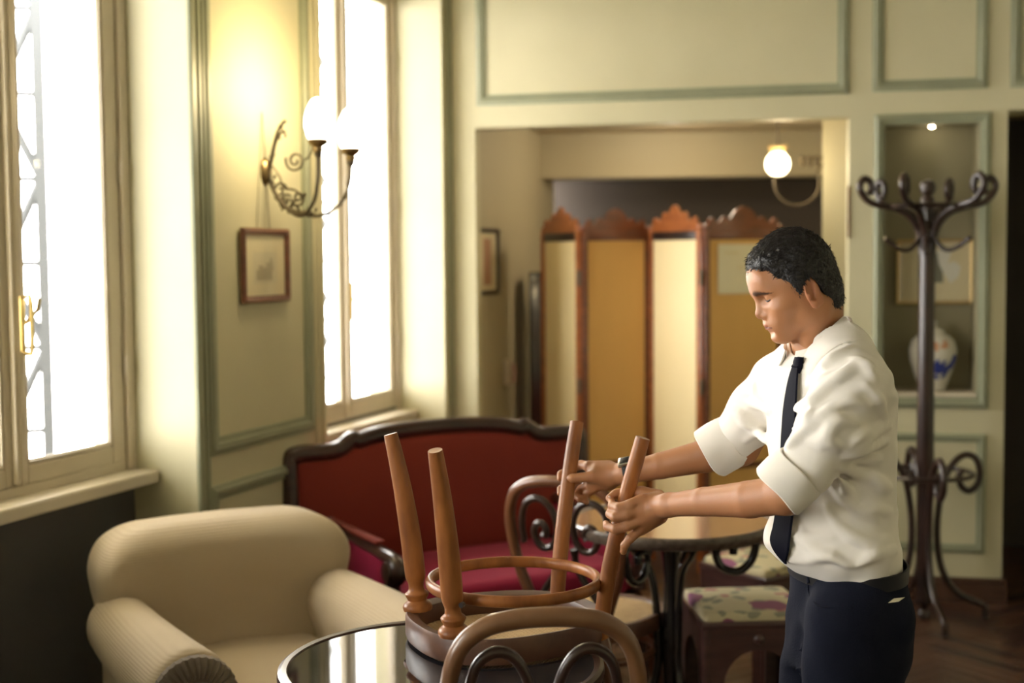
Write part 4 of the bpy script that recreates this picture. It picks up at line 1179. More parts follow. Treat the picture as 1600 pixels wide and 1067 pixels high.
M_skin = tintmat('warm_brown_skin', 0.48, sss=.12, bump=(420, .12, (1, 1, 1)))
M_shirt = mat('cream_white_cotton', (0.82, 0.78, 0.71), 0.8, bump=(500, .10, (1, 1, 1)), sheen=.1)
M_tie = mat('midnight_tie_satin', (0.0035, 0.004, 0.011), 0.7, spec=.12)
M_trous = mat('dark_navy_cotton', (0.005, 0.0065, 0.014), 0.9, spec=.15, noise=(6, (.009, .011, .023), .7, (1, 1, 1)), bump=(300, .25, (1, 1, 1)))
M_hair = mat('black_hair', (0.008, 0.007, 0.008), 0.42, bump=(260, .9, (.35, 1, .35)))
M_leather = mat('black_leather', (0.007, 0.007, 0.009), 0.45, spec=.3)
M_steel = mat('brushed_steel', (.65, .66, .68), .25, 1.0)
M_eye = mat('eye_white', (.55, .5, .45), .2); M_iris = mat('dark_iris', (.02, .012, .008), .1)


def A(px, py, d): return np.array(at(px, py, d))


man = thing('person', 'man in white shirt with rolled sleeves and dark tie, leaning to hold the upturned chair', 'person', (0.68, 2.80, 0))

# --- torso
TF = unit((-math.cos(math.radians(-12 + 34)), -math.sin(math.radians(-12 + 34)), 0)); TL = np.array([-TF[1], TF[0], 0]) * 1.0   # forward, his left (to the viewer)
if TL[1] > 0: TL = -TL
TZ = np.array([0, 0, 1.0])
# rows: photo y, centre px, half depth a, half width b
ROW = [(512, 1284, .046, .050), (524, 1285, .052, .062), (538, 1290, .050, .090), (553, 1293, .068, .132), (575, 1294, .095, .165), (610, 1296, .104, .172), (660, 1297, .109, .168), (720, 1298, .109, .160), (780, 1299, .108, .156), (830, 1302, .108, .158), (862, 1307, .104, .158), (890, 1317, .094, .150), (915, 1320, .090, .148)]
rz_ = []; rc = []; ra = []; rb = []
for y_, px_, a_, b_ in ROW:
    q = A(px_, y_, 2.80); rz_.append(q[2]); rc.append(q[:2]); ra.append(a_); rb.append(b_)
o_ = np.argsort(rz_); rz_ = np.array(rz_)[o_]; rc = np.array(rc)[o_]; ra = np.array(ra)[o_]; rb = np.array(rb)[o_]


def tor(p, grow=0.0, e=2.2):
    z = np.clip(p[:, 2], rz_[0], rz_[-1])
    cx = np.interp(z, rz_, rc[:, 0]); cy = np.interp(z, rz_, rc[:, 1]); a = np.interp(z, rz_, ra) + grow; b = np.interp(z, rz_, rb) + grow
    x = p[:, 0] - cx; y = p[:, 1] - cy
    f = x * TF[0] + y * TF[1]; l = x * TL[0] + y * TL[1]
    k = (np.abs(f / a) ** e + np.abs(l / b) ** e) ** (1 / e)
    d = (k - 1) * np.minimum(a, b) * .9
    return np.maximum(d, np.maximum(p[:, 2] - rz_[-1], rz_[0] - p[:, 2]))


def torso_pt(z, f=0.0, l=0.0):
    return np.array([np.interp(z, rz_, rc[:, 0]), np.interp(z, rz_, rc[:, 1]), z]) + TF * f + TL * l


def front_pt(z, lat, out=0.004):
    """a point on the shirt front surface at lateral offset lat"""
    a = np.interp(z, rz_, ra); b = np.interp(z, rz_, rb)
    f = a * (1 - min(.99, abs(lat / b)) ** 2.2) ** (1 / 2.2); return torso_pt(z, f + out, lat)


SHn = A(1332, 604, 2.64); SHf = A(1218, 598, 2.96)
ELn = A(1229, 772, 2.62); ELf = A(1158, 700, 3.07)
WRn = A(1045, 789, 2.845); WRf = A(980, 739, 3.155)
CUn0 = A(1262, 728, 2.62); CUn1 = A(1214, 769, 2.63)
CUf0 = A(1153, 682, 3.06); CUf1 = A(1108, 712, 3.085)

# --- head frame
HO = A(1262, 447, 2.79)
v_ = unit(HO - np.array([0, 0, CAMZ])); vh = unit((v_[0], v_[1], 0)); ph = np.array([-vh[1], vh[0], 0])
if ph[0] > 0: ph = -ph
yaw = math.radians(17); hf0 = unit(ph * math.cos(yaw) - vh * math.sin(yaw)); pit = math.radians(21)
HF = unit(hf0 * math.cos(pit) - np.array([0, 0, 1]) * math.sin(pit)); HU = unit(np.array([0, 0, 1]) * math.cos(pit) + hf0 * math.sin(pit)); HL = np.cross(HU, HF)
RH = np.stack([HF, HL, HU], 1)


def toH(p): return (p - HO) @ RH
def H(f, l, u): return HO + HF * f + HL * l + HU * u


NB = A(1277, 523, 2.81)


def head(p, neck=True):
    q = toH(p); qs = np.stack([q[:, 0], np.abs(q[:, 1]), q[:, 2]], 1)
    d = ell(q, (.021, 0, .034), (.079, .073, .080))
    d = smin(d, ell(q, (.048, 0, .018), (.058, .060, .066)), .03)
    d = smin(d, ell(q, (.046, 0, -.031), (.059, .053, .052)), .03)
    d = smin(d, ell(qs, (.020, .048, -.040), (.026, .016, .030)), .025)      # jaw angle
    d = smin(d, ell(q, (.089, 0, -.072), (.021, .022, .018)), .022)           # chin
    d = smin(d, cap(qs, (.030, .045, -.052), (.084, .015, -.076), .013), .02)
    d = smin(d, ell(qs, (.074, .044, -.014), (.022, .018, .017)), .018)       # cheekbone
    d = smin(d, ell(qs, (.082, .026, -.045), (.022, .022, .02)), .02)
    d = smin(d, cap(qs, (.104, .010, .026), (.086, .044, .026), .0085, .007), .014)  # brow
    d = smin(d, ell(q, (.094, 0, .050), (.018, .045, .03)), .02)
    d = smax(d, -ell(qs, (.108, .031, .011), (.014, .017, .011)), .010)      # socket
    d = smin(d, ell(qs, (.0865, .031, .0135), (.0135, .0145, .0125)), .003)   # closed-down lid
    d = smin(d, cap(qs, (.096, .022, .0225), (.088, .044, .020), .0035, .003), .006)
    d = smin(d, cap(q, (.1015, 0, .020), (.1125, 0, -.013), .0068, .0085), .009)   # nose
    d = smin(d, sph(q, (.1130, 0, -.0175), .0108), .006)
    d = smin(d, ell(qs, (.1045, .0130, -.0225), (.0105, .0078, .0080)), .005)
    d = smax(d, -ell(qs, (.1095, .0068, -.0310), (.006, .0034, .004)), .002)
    d = smin(d, ell(q, (.096, 0, -.046), (.016, .025, .020)), .012)
    d = smin(d, chain(qs, [(.1105, 0, -.0415), (.1085, .008, -.0408), (.095, .0265, -.0480)], [.0048, .0046, .0022], .003), .004)   # lips
    d = smin(d, chain(qs, [(.1090, 0, -.0520), (.1070, .009, -.0522), (.094, .0255, -.0495)], [.0056, .0050, .002], .003), .004)
    d = smax(d, -chain(qs, [(.1165, 0, -.0468), (.112, .012, -.0466), (.096, .0300, -.0500)], [.0013, .0013, .0012], .001), .0018)
    d = smax(d, -ell(q, (.111, 0, -.0625), (.010, .020, .006)), .010)
    # ears
    dn = np.array([.0, 0, 0]);
    ec = np.array([.0150, .0735, -.006]); Re = np.array([[math.cos(.2), 0, -math.sin(.2)], [0, 1, 0], [math.sin(.2), 0, math.cos(.2)]])
    tl = math.radians(20); RT = np.stack([unit((math.cos(tl), .30, 0)), unit((-.30, math.cos(tl), 0)), np.array([0, 0, 1.0])], 1)
    ea = ell(qs, ec, (.0185, .0065, .0315), RT)
    ea = smax(ea, -ell(qs, ec + np.array([.002, .0060, .004]), (.0125, .0075, .0220), RT), .002)
    qe = (qs - ec) @ RT
    ea = smin(ea, cap(qe, (-.003, .002, -.012), (-.008, .003, .014), .0026, .0022), .003)
    ea = smin(ea, ell(qe, (.006, .001, -.024), (.008, .0055, .009)), .004)
    ea = smin(ea, ell(qe, (.013, .003, -.004), (.004, .004, .006)), .003)
    d = smin(d, ea, .005)
    if neck:
        d = smin(d, chain(p, [H(-.008, 0, -.045), NB, NB + np.array([.02, 0, -.10])], [.050, .053, .065], .01), .022)
        d = smin(d, cap(p, H(-.005, .05, -.035), torso_pt(1.43, .045, .02), .016, .014), .02)
    return d


# --- arms and hands
def near_hand(p):
    r = .0155
    L0 = A(989, 742, 2.978); L1 = A(962, 850, 3.00)   # leg axis
    def q(px, py, dd): return A(px, py, 2.915 + dd)
    d = chain(p, [WRn, q(1022, 793, -.030), q(1004, 797, -.028)], [.0245, .026, .0235], .01)
    d = smin(d, chain(p, [q(1030, 783, -.02), q(1006, 783, -.027)], [.020, .0155], .01), .012)
    d = smin(d, chain(p, [q(1026, 800, -.03), q(1004, 812, -.030)], [.021, .0165], .01), .014)
    d = smin(d, chain(p, [q(1030, 806, -.02), q(1003, 826, -.022)], [.018, .014], .01), .014)
    fg = [
        ([q(1004, 781, -.030), q(985, 789, -.036), q(968, 794, -.031), q(957, 790, -.008), q(956, 784, .008)], [.0140, .0128, .0120, .0100, .008]),
        ([q(1003, 797, -.034), q(980, 804, -.040), q(962, 808, -.034), q(953, 803, -.008), q(954, 797, .008)], [.0135, .0122, .0115, .0098, .008]),
        ([q(1003, 812, -.034), q(980, 822, -.038), q(962, 827, -.032), q(949, 823, -.008), q(947, 818, .006)], [.0130, .0115, .0108, .0092, .0078]),
        ([q(1002, 826, -.026), q(985, 841, -.032), q(976, 852, -.028), q(974, 862, -.018)], [.0115, .0100, .0090, .0075])]
    for pts, rs in fg: d = smin(d, chain(p, pts, rs, .003), .0045)
    th = chain(p, [q(1028, 778, .000), q(1003, 770, .016), q(978, 768, .030), q(962, 772, .028), q(952, 778, .020)], [.019, .0145, .0112, .0105, .0085], .004)
    d = smin(d, th, .008)
    # nail beds and knuckle hollows
    return d


def far_hand(p):
    def q(px, py, dd): return A(px, py, 3.216 + dd)
    d = chain(p, [WRf, q(955, 742, -.03), q(934, 741, -.02)], [.025, .027, .025], .01)
    d = smin(d, chain(p, [q(950, 732, -.01), q(921, 729, .004)], [.020, .0145], .01), .012)
    d = smin(d, chain(p, [q(950, 752, -.02), q(926, 756, -.006)], [.022, .017], .01), .014)
    fg = [([q(921, 729, .006), q(908, 726, .030), q(888, 734, .036), q(876, 741, .026), q(875, 748, .016)], [.0125, .011, .0098, .0088, .0075]),
          ([q(922, 744, .008), q(908, 748, .034), q(888, 757, .038), q(876, 764, .028), q(875, 771, .018)], [.0125, .0108, .0098, .0088, .0075]),
          ([q(926, 756, .0), q(908, 764, .020), q(900, 774, .008), q(906, 780, -.006)], [.0120, .0102, .0092, .008]),
          ([q(930, 762, -.01), q(917, 772, .006), q(912, 780, -.004), q(916, 784, -.012)], [.0115, .0095, .0085, .0075])]
    for pts, rs in fg: d = smin(d, chain(p, pts, rs, .003), .0045)
    th = chain(p, [q(952, 748, -.04), q(928, 744, -.040), q(908, 746, -.036), q(894, 747, -.032), q(890, 747, -.030)], [.018, .0145, .0112, .0108, .0085], .004)
    return smin(d, th, .009)


def near_arm(p):
    M1 = ELn + (WRn - ELn) * .30 + np.array([0, -.004, -.003])
    d = chain(p, [SHn, ELn], [.048, .040], .01)
    d = smin(d, chain(p, [ELn, M1, ELn + (WRn - ELn) * .68, WRn], [.039, .0375, .0300, .0245], .004), .012)
    return smin(d, near_hand(p), .012)


def far_arm(p):
    d = chain(p, [SHf, ELf], [.048, .040], .01)
    M1 = ELf + (WRf - ELf) * .30
    d = smin(d, chain(p, [ELf, M1, ELf + (WRf - ELf) * .7, WRf], [.039, .0385, .0310, .0250], .004), .012)
    return smin(d, far_hand(p), .012)


SK = np.array((0.42, 0.190, 0.086)); SKl = np.array((0.40, 0.135, 0.085)); SKe = np.array((.035, .02, .015)); NAIL = np.array((.58, .33, .22))


def skin_col(V):
    q = toH(V); qa = np.abs(q[:, 1]); col = np.tile(SK, (len(V), 1)); col = col * (1 + .05 * np.sin(V[:, :1] * 60) * np.sin(V[:, 2:3] * 47))
    hd = (np.linalg.norm(V - HO, axis=1) < .16)
    def blend(mask, c, k=1.0): m = (np.clip(mask, 0, 1) * k * hd)[:, None]; return col * (1 - m) + np.asarray(c) * m
    u = q[:, 2]; f = q[:, 0]
    lips = np.clip(1.6 - np.maximum(np.abs(u + .0472) / .0095 * 1.0, qa / .026) * 1.6, 0, 1) * (f > .097); col = blend(lips, SKl, .75)
    line = (np.abs(u + .0472 + qa * .08) < .0014) * (qa < .028) * (f > .090); col = blend(line.astype(float), SKl * .35)
    bu = .0275 - .18 * np.maximum(qa - .024, 0) + .0006 * np.sin(qa * 900)
    bt = .0056 * np.clip((qa - .007) / .010, 0, 1) * np.clip((.056 - qa) / .022, 0, 1) + .0001
    brow = np.clip(1.5 - np.abs(u - bu) / bt, 0, 1) * (f > .06) * (qa > .007) * (qa < .056); col = blend(brow, SKe, .9)
    st = 0 * np.clip(1 - np.abs(np.hypot((f - .095) / .035, (u + .07) / .03)), 0, 1) * .25; col = blend(st, SK * .6)
    ear = (qa > .072) * (f < .045) * (f > -.02); col = blend(ear.astype(float), (0.52, .20, .11), .5)
    return col


body = sdfmesh('body', lambda p: head(p), HO + np.array([-.20, -.16, -.19]), HO + np.array([.22, .16, .16]), .0021, M_skin, man, 2, color=skin_col)
ha = []
sdfA = [('near', near_arm, (CUn0, WRn, A(945, 762, 2.89), A(975, 872, 2.89), ELn), .0022), ('far', far_arm, (CUf0, WRf, A(865, 720, 3.20), A(930, 792, 3.30), ELf), .0024)]
for nm, fn, pts, st in sdfA:
    P_ = np.array(pts); o2 = sdfmesh('body', fn, P_.min(0) - .055, P_.max(0) + .055, st, M_skin, man, 2, color=skin_col); ha.append(o2)
# hidden trunk and legs that tie the figure together
HIPn, HIPf = A(1325, 950, 2.70), A(1300, 950, 2.90)
KNn, KNf = np.array([HIPn[0] - .035, HIPn[1] - .005, .50]), np.array([HIPf[0] - .065, HIPf[1] + .01, .50])
ANn, ANf = np.array([HIPn[0] + .01, HIPn[1], .09]), np.array([HIPf[0] - .02, HIPf[1] + .02, .09])


def trunk(p):
    d = tor(p, -.032)
    for s_, h, k, a in ((SHn, HIPn, KNn, ANn), (SHf, HIPf, KNf, ANf)):
        d = smin(d, cap(p, torso_pt(1.0), h + np.array([0, (.03 if s_ is SHn else -.03), -.03]), .06, .055), .03)
        d = smin(d, cap(p, torso_pt(1.36), s_, .05, .045), .03); d = smin(d, chain(p, [h + np.array([0, (.03 if s_ is SHn else -.03), -.03]), k, a], [.055, .045, .036], .02), .03)
    d = smin(d, cap(p, SHn, CUn0, .046, .042), .02); d = smin(d, cap(p, SHf, CUf0, .046, .042), .02)
    return smin(d, cap(p, NB, torso_pt(1.34), .058), .02)


o2 = sdfmesh('body', trunk, (.28, 2.5, .05), (1.0, 3.25, 1.48), .012, M_skin, man, 1, color=lambda V: np.tile(SK, (len(V), 1))); ha.append(o2)
# join into the one body mesh
bm = bmesh.new(); bm.from_mesh(body.data)
for o2 in ha: bm.from_mesh(o2.data); bpy.data.objects.remove(o2)
bm.to_mesh(body.data); bm.free(); body.data.polygons.foreach_set('use_smooth', [True] * len(body.data.polygons))

# eyes, lashes
for s in (-1, 1):
    def hs(l, u, out):
        f = .14
        for _ in range(40):
            dd = head(H(f, l, u)[None], False)[0]; f -= dd * .7
            if dd < .0003: break
        return H(f + out, l, u)
    mb = MB(); mb.tube([hs(s * (.031 + t_), .0085 - .0022 * (1 - (t_ / .012) ** 2), .0004) for t_ in np.linspace(-.0105, .0130, 12)], [.0008, .0013, .0017, .0018, .0019, .0019, .0019, .0019, .0018, .0016, .0013, .0009], 6)
    mb.build('eyelashes', M_hair, man)
    V, Fc = lathe([(.0105 * math.sin(a), .0105 * -math.cos(a)) for a in np.linspace(.05, 3.09, 12)], 20)
    eb = mesh('eyeball', [H(.0835, s * .031, .0095) + np.array(v) for v in V], Fc, M_eye, man)

# --- hair
HLf = [-.12, -.045, -.025, -.010, -.002, .008, .022, .030, .037, .0425, .047, .0536, .066, .0735, .080, .13]
HLu = [-.085, -.078, -.060, -.035, .004, .026, .022, .008, -.004, -.008, .004, .026, .038, .052, .068, .074]
rs_ = np.random.RandomState(4)


def hairf(p):
    q = toH(p); qa = np.abs(q[:, 1])
    n_ = .0016 * np.sin(q[:, 1] * 420 + q[:, 0] * 60) * np.sin(q[:, 0] * 90 + q[:, 1] * 130) + .0012 * np.sin(q[:, 1] * 800 + q[:, 2] * 500)
    d = ell(q, (.0155, 0, .039), (.0845, .0815, .0925))
    d = smin(d, ell(q, (.060, 0, .082), (.038, .054, .024)), .03)
    d = smin(d, ell(q, (-.018, 0, -.025), (.045, .060, .055)), .03) + n_
    hl = np.interp(q[:, 0], HLf, HLu) + .0020 * np.sin(q[:, 0] * 900) + .002 * np.sin(q[:, 1] * 700)
    hl = hl - np.clip(.03 - qa, 0, .03) * .10
    return smax(d, (hl - q[:, 2]) * .8, .007)


hair = sdfmesh('hair', hairf, HO + np.array([-.17, -.14, -.12]), HO + np.array([.15, .14, .16]), .0024, M_hair, man, 1)
# short tufts along the fringe, crown and nape
hv = np.array([v.co[:] for v in hair.data.vertices]) + np.array(man.location); hn = np.array([v.normal[:] for v in hair.data.vertices])
tv = []; tf = []
for i in rs_.choice(len(hv), 5200, replace=False):
    p = hv[i]; n = hn[i]; q = toH(p[None])[0]
    if n @ HU < -.75: continue
    fl = HF * (1.0 if q[2] > .045 else -.15) - HU * (.25 if q[2] > .045 else 1.0) + rs_.normal(0, .28, 3)
    fl = fl - n * (fl @ n); fl = unit(fl); ln = rs_.uniform(.007, .015); w_ = np.cross(fl, n) * rs_.uniform(.0006, .0012)
    a = p - n * .0012; b = p + fl * ln * .5 + n * .0016; c = p + fl * ln + n * rs_.uniform(.0002, .0032)
    k = len(tv); tv += [a - w_, a + w_, b + w_ * .8, b - w_ * .8, c, a - n * .0015]; tf += [(k, k + 1, k + 2, k + 3), (k + 3, k + 2, k + 4), (k, k + 3, k + 5), (k + 1, k + 5, k + 2)]
mesh('hair_strands', tv, tf, M_hair, man, kind='stuff')

# --- shirt: body with sleeves, folds raised as soft ridges
FOLD = [
    [(1300, 640), (1330, 628), (1356, 634)], [(1282, 660), (1310, 656), (1342, 662)], [(1262, 690), (1290, 690), (1315, 700)], [(1235, 675), (1258, 655), (1270, 640)], [(1330, 560), (1352, 572), (1368, 592)],
    [(1332, 722), (1352, 716), (1376, 718)], [(1310, 745), (1326, 768), (1338, 790)], [(1340, 800), (1362, 796), (1390, 800)], [(1250, 820), (1262, 850), (1290, 866)], [(1360, 740), (1376, 756), (1392, 762)],
    [(1290, 600), (1318, 582), (1344, 562)], [(1262, 622), (1284, 596), (1302, 584)], [(1156, 660), (1172, 664), (1192, 674)],  # photo points, radius, on the near side of the body (depth found by sinking onto the surface)
    [(1245, 655), (1275, 618), (1310, 590), (1345, 575)], [(1252, 680), (1285, 648), (1325, 622)], [(1262, 600), (1290, 572), (1322, 548)], [(1275, 585), (1300, 560), (1330, 540)],
    [(1325, 700), (1345, 680), (1372, 668), (1392, 664)], [(1318, 716), (1345, 704), (1385, 690)], [(1312, 732), (1335, 738), (1372, 752)],
    [(1300, 760), (1330, 790), (1370, 812)], [(1290, 790), (1315, 826), (1352, 848), (1392, 842)], [(1236, 878), (1290, 868), (1330, 884)], [(1340, 884), (1366, 868), (1398, 858)],
    [(1225, 830), (1250, 842), (1300, 840)], [(1228, 700), (1240, 690), (1262, 665)], [(1282, 700), (1296, 672), (1310, 655)], [(1216, 800), (1222, 830), (1236, 858)],
    [(1352, 600), (1372, 625), (1376, 655), (1352, 690), (1322, 705)], [(1240, 640), (1262, 632), (1290, 612)],
    [(1140, 640), (1162, 652), (1186, 680)], [(1150, 622), (1178, 628), (1200, 645)], [(1165, 690), (1182, 675), (1198, 690)], [(1178, 600), (1186, 625), (1204, 640)],
]


def shirt0(p):
    d = tor(p, 0)
    # trapezius and shoulders
    d = smin(d, chain(p, [torso_pt(1.405, -.01, .05), SHn + np.array([.006, .03, .004])], [.056, .062], .02), .035)
    d = smin(d, chain(p, [torso_pt(1.405, -.01, -.05), SHf + np.array([.01, -.03, .002])], [.054, .060], .02), .035)
    dn = chain(p, [SHn, SHn + (CUn0 - SHn) * .5 + np.array([.004, -.004, -.004]), CUn0], [.067, .066, .058], .02)
    df = chain(p, [SHf, SHf + (CUf0 - SHf) * .5, CUf0], [.064, .064, .056], .02)
    d = smin(d, dn, .028); d = smin(d, df, .028)
    # blousing above the belt
    d = smin(d, ell(p, torso_pt(1.0, .02, .0), (.118, .155, .062), np.stack([TF, TL, TZ], 1)), .03)
    return d


def sink(px, py, far=False):
    """march along the pixel's ray onto the shirt"""
    o = np.array([0, 0, CAMZ]); r_ = unit(np.array(ray(px, py))); t_ = 2.3
    for _ in range(60):
        dd = shirt0((o + r_ * t_)[None])[0]; t_ += dd * .8
        if dd < .0008 or t_ > 3.5: break
    return o + r_ * t_, t_


FR = []
for f_ in FOLD:
    pts = []
    for x, y in f_:
        q, t_ = sink(x, y)
        if t_ < 3.4: pts.append(q)
    if len(pts) > 1:
        pts = [np.array(z) for z in spline(pts, 4)]; n_ = len(pts); FR.append((pts, [.0025 + .0095 * math.sin(math.pi * (i + .3) / n_) for i in range(n_)]))
flo = [np.min(f[0], axis=0) - .05 for f in FR]; fhi = [np.max(f[0], axis=0) + .05 for f in FR]


def shirt(p):
    d = shirt0(p)
    for (pts, rs), lo, hi in zip(FR, flo, fhi):
        m = ((p > lo) & (p < hi)).all(1)
        if m.any(): d[m] = smin(d[m], chain(p[m], pts, rs, .004), .009)
    x, y, z = p[:, 0], p[:, 1], p[:, 2]
    d = d + .0022 * np.sin(x * 38 + z * 31 + 2 * np.sin(y * 17)) * np.sin(z * 26 - x * 12 + y * 20) + .0012 * np.sin(x * 80 - z * 62 + 3 * np.sin(z * 21)) * np.sin(y * 45 + z * 30)
    d = smax(d, -(chain(p, [NB + np.array([-.004, 0, .06]), NB + np.array([0, 0, -.035])], [.075, .052], .01)), .006)
    hem = z - (.95 + .012 * np.sin(x * 21 + 1))
    return np.maximum(d, .938 - z)


sh = sdfmesh('shirt', shirt, (.30, 2.50, .915), (.96, 3.25, 1.47), .0042, M_shirt, man, 2)


def tubecloth(name, p0, p1, r0, r1, th, m, parent, n=64, wob=.0025, seed=0, squash=1.0):
    p0, p1 = np.array(p0), np.array(p1); ax = unit(p1 - p0); u = unit(np.cross(ax, (0, 0, 1))); v = np.cross(ax, u)
    rr = random.Random(seed); ph_ = [rr.uniform(0, 6.28) for _ in range(4)]
    prof = [(0.02, r0 - th), (0.0, r0 - th * .3), (.02, r0), (.25, r0 * .62 + r1 * .38 + .0015), (.5, (r0 + r1) / 2 + .002), (.75, r0 * .3 + r1 * .7 + .001), (.97, r1), (1.0, r1 - th * .4), (.98, r1 - th), (.6, r1 - th), (.3, r0 * .5 + r1 * .5 - th)]
    V = []; Fc = []
    for t_, r in prof:
        c = p0 + (p1 - p0) * t_
        for k in range(n):
            a = 2 * math.pi * k / n; w_ = wob * (math.sin(2 * a + ph_[0]) + .6 * math.sin(3 * a + ph_[1] + t_ * 2) + .5 * math.sin(5 * a + ph_[2] - t_ * 3))
            V.append(c + (u * math.cos(a) * squash + v * math.sin(a)) * (r + w_) + ax * (.003 * math.sin(3 * a + ph_[3])))
    m_ = len(prof)
    for i in range(m_):
        for k in range(n): l_ = (k + 1) % n; j = (i + 1) % m_; Fc.append((i * n + k, i * n + l_, j * n + l_, j * n + k))
    o = mesh(name, V, Fc, m, parent); return o


tubecloth('cuff', A(1254, 734, 2.62), A(1216, 768, 2.63), .0605, .0630, .006, M_shirt, sh, seed=1)
tubecloth('cuff', A(1152, 683, 3.06), A(1111, 709, 3.085), .0585, .0605, .006, M_shirt, sh, seed=2)

# collar: stand and folded leaf around the neck
ncx = (NB[:2] + TF[:2] * .004)
V = []; Fc = []; n = 72
cN = NB + np.array([-.002, 0, .0])
rows = []
for k in range(n + 1):
    a = math.radians(17) + (2 * math.pi - math.radians(34)) * k / n      # opens at the front
    dirv = TF * math.cos(a) + TL * math.sin(a); fr = math.cos(a)
    top = cN + dirv * (.0625 + .003 * (1 - fr)) + TZ * (.030 - .034 * (1 + fr) / 2 * 2.05 + .006)
    tip = max(0, fr - .45) / .55
    inner = top + TZ * -.030 - dirv * .001
    fold = top + dirv * .0045 + TZ * .0015
    mid = top + dirv * (.0105 + .001 * tip) + TZ * (-.016 - .004 * tip)
    bot = top + dirv * (.0165 + .002 * tip) + TZ * (-.032)
    botin = bot - dirv * .003 + TZ * .001
    midin = mid - dirv * .004; topin = top + dirv * .002 - TZ * .003
    rows.append([inner, top, fold, mid, bot, botin, midin, topin])
for r in rows: V += r
for k in range(n):
    for i in range(7): a = k * 8 + i; Fc.append((a, a + 1, a + 9, a + 8))
Fc.append(tuple(range(8))); Fc.append(tuple(n * 8 + i for i in range(8))[::-1])
mesh('collar', V, Fc, M_shirt, sh)

# near leaf of the collar, folded over
def both(p): return np.minimum(shirt(p), head(p))


def march(px, py, fn, lift):
    o = np.array([0, 0, CAMZ]); r_ = unit(np.array(ray(px, py))); t_ = 2.3
    for _ in range(80):
        dd = fn((o + r_ * t_)[None])[0]; t_ += dd * .7
        if dd < .0005 or t_ > 3.6: break
    return o + r_ * (t_ - lift)


topl = [(1317, 494), (1305, 505), (1290, 518), (1271, 535), (1257, 548), (1249, 558)]
botl = [(1350, 522), (1336, 534), (1316, 548), (1294, 564), (1277, 577), (1263, 587)]
Tq = [np.array(q) for q in spline([np.array(q, float) for q in topl], 5)]; Bq = [np.array(q) for q in spline([np.array(q, float) for q in botl], 5)]
V = []; Fc = []; m = 9
for tq, bq in zip(Tq, Bq):
    for i in range(m):
        u_ = i / (m - 1); px_, py_ = tq * (1 - u_) + bq * u_; lf = .010 if i == 0 else .0125 - .006 * u_
        V.append(march(px_, py_, both, lf))
V = np.array(V).reshape(len(Tq), m, 3)
for i in range(len(Tq) - 2, -1, -1):      # rays that slip past the neck take their neighbour's depth
    bad = np.abs(V[i, :, 1] - V[i + 1, :, 1]) > .03
    V[i][bad] = V[i + 1][bad] + np.array([.004, 0, .004])
for _ in range(3):
    W_ = V.copy(); W_[1:-1, 1:-1] = (V[:-2, 1:-1] + V[2:, 1:-1] + V[1:-1, :-2] + V[1:-1, 2:]) / 4
    W_[1:-1, 0] = (V[:-2, 0] + V[2:, 0]) / 2; W_[1:-1, -1] = (V[:-2, -1] + V[2:, -1]) / 2; V = W_
nl = len(Tq); vw = unit(V.mean((0, 1)) - np.array([0, 0, CAMZ])); V2 = V + vw * .0035
VV = list(V.reshape(-1, 3)) + list(V2.reshape(-1, 3)); o_n = nl * m
for i in range(nl - 1):
    for j in range(m - 1): a = i * m + j; Fc.append((a, a + 1, a + m + 1, a + m)); Fc.append((a + o_n, a + m + o_n, a + m + 1 + o_n, a + 1 + o_n))
for i in range(nl - 1):
    for j in (0, m - 1): a = i * m + j; Fc.append((a, a + m, a + m + o_n, a + o_n))
for j in range(m - 1):
    for i in (0, nl - 1): a = i * m + j; Fc.append((a, a + 1, a + 1 + o_n, a + o_n))
mesh('collar_leaf', VV, Fc, M_shirt, sh)

# placket strip and buttons down the front, the tie over them
zs_ = np.linspace(1.395, .965, 30)
TLAT = .028
V = []; Fc = []
tp = [(1.395, .010), (1.388, .012), (1.380, .012), (1.370, .012), (1.33, .019), (1.25, .026), (1.15, .030), (1.05, .033), (1.005, .034), (.968, .002)]
tz = spline([np.array(q) for q in tp], 5)


def surf_front(z, lat, out):
    """march from outside onto the shirt along -TF"""
    p = torso_pt(z, .25, lat); t_ = 0
    for _ in range(50):
        dd = shirt((p - TF * t_)[None])[0]; t_ += dd * .7
        if dd < .0006 or t_ > .3: break
    return p - TF * (t_ - out)


TFV = []
for z, hw in tz:
    TLAT_ = .028 - .016 * min(1, max(0, (1.25 - z) / .2)); TFV.append(max((surf_front(min(z, 1.395), TLAT_ + q_, 0) - torso_pt(min(z, 1.395))) @ TF for q_ in (-hw, 0, hw)))
TFV = np.array(TFV)
for _ in range(14): TFV[1:-1] = np.maximum(TFV[1:-1] * .3 + (TFV[:-2] + TFV[2:]) * .35, 0)
for iz_, (z, hw) in enumerate(tz):
    TLAT = .028 - .016 * min(1, max(0, (1.25 - z) / .2))
    for lat, dz, out in ((-hw, 0, .004), (-hw * .9, 0, .0075), (0, 0, .0085), (hw * .9, 0, .0075), (hw, 0, .004)):
        f_ = TFV[iz_] + .0015
        V.append(torso_pt(z, f_ + out + .002 + (.003 if z > 1.375 else 0), TLAT + lat))
nr = len(tz)
for i in range(nr - 1):
    for k in range(4): a = i * 5 + k; Fc.append((a, a + 5, a + 6, a + 1))
    Fc.append((i * 5, i * 5 + 4, i * 5 + 9, i * 5 + 5))
mesh('tie_blade', V, Fc, M_tie, man)
TLAT = .028
kn = torso_pt(1.392, 0, TLAT); kf = (surf_front(1.376, TLAT, 0) - torso_pt(1.376)) @ TF
mb = MB(); c0 = torso_pt(1.394, kf + .002, TLAT); c1 = torso_pt(1.362, kf + .010, TLAT)
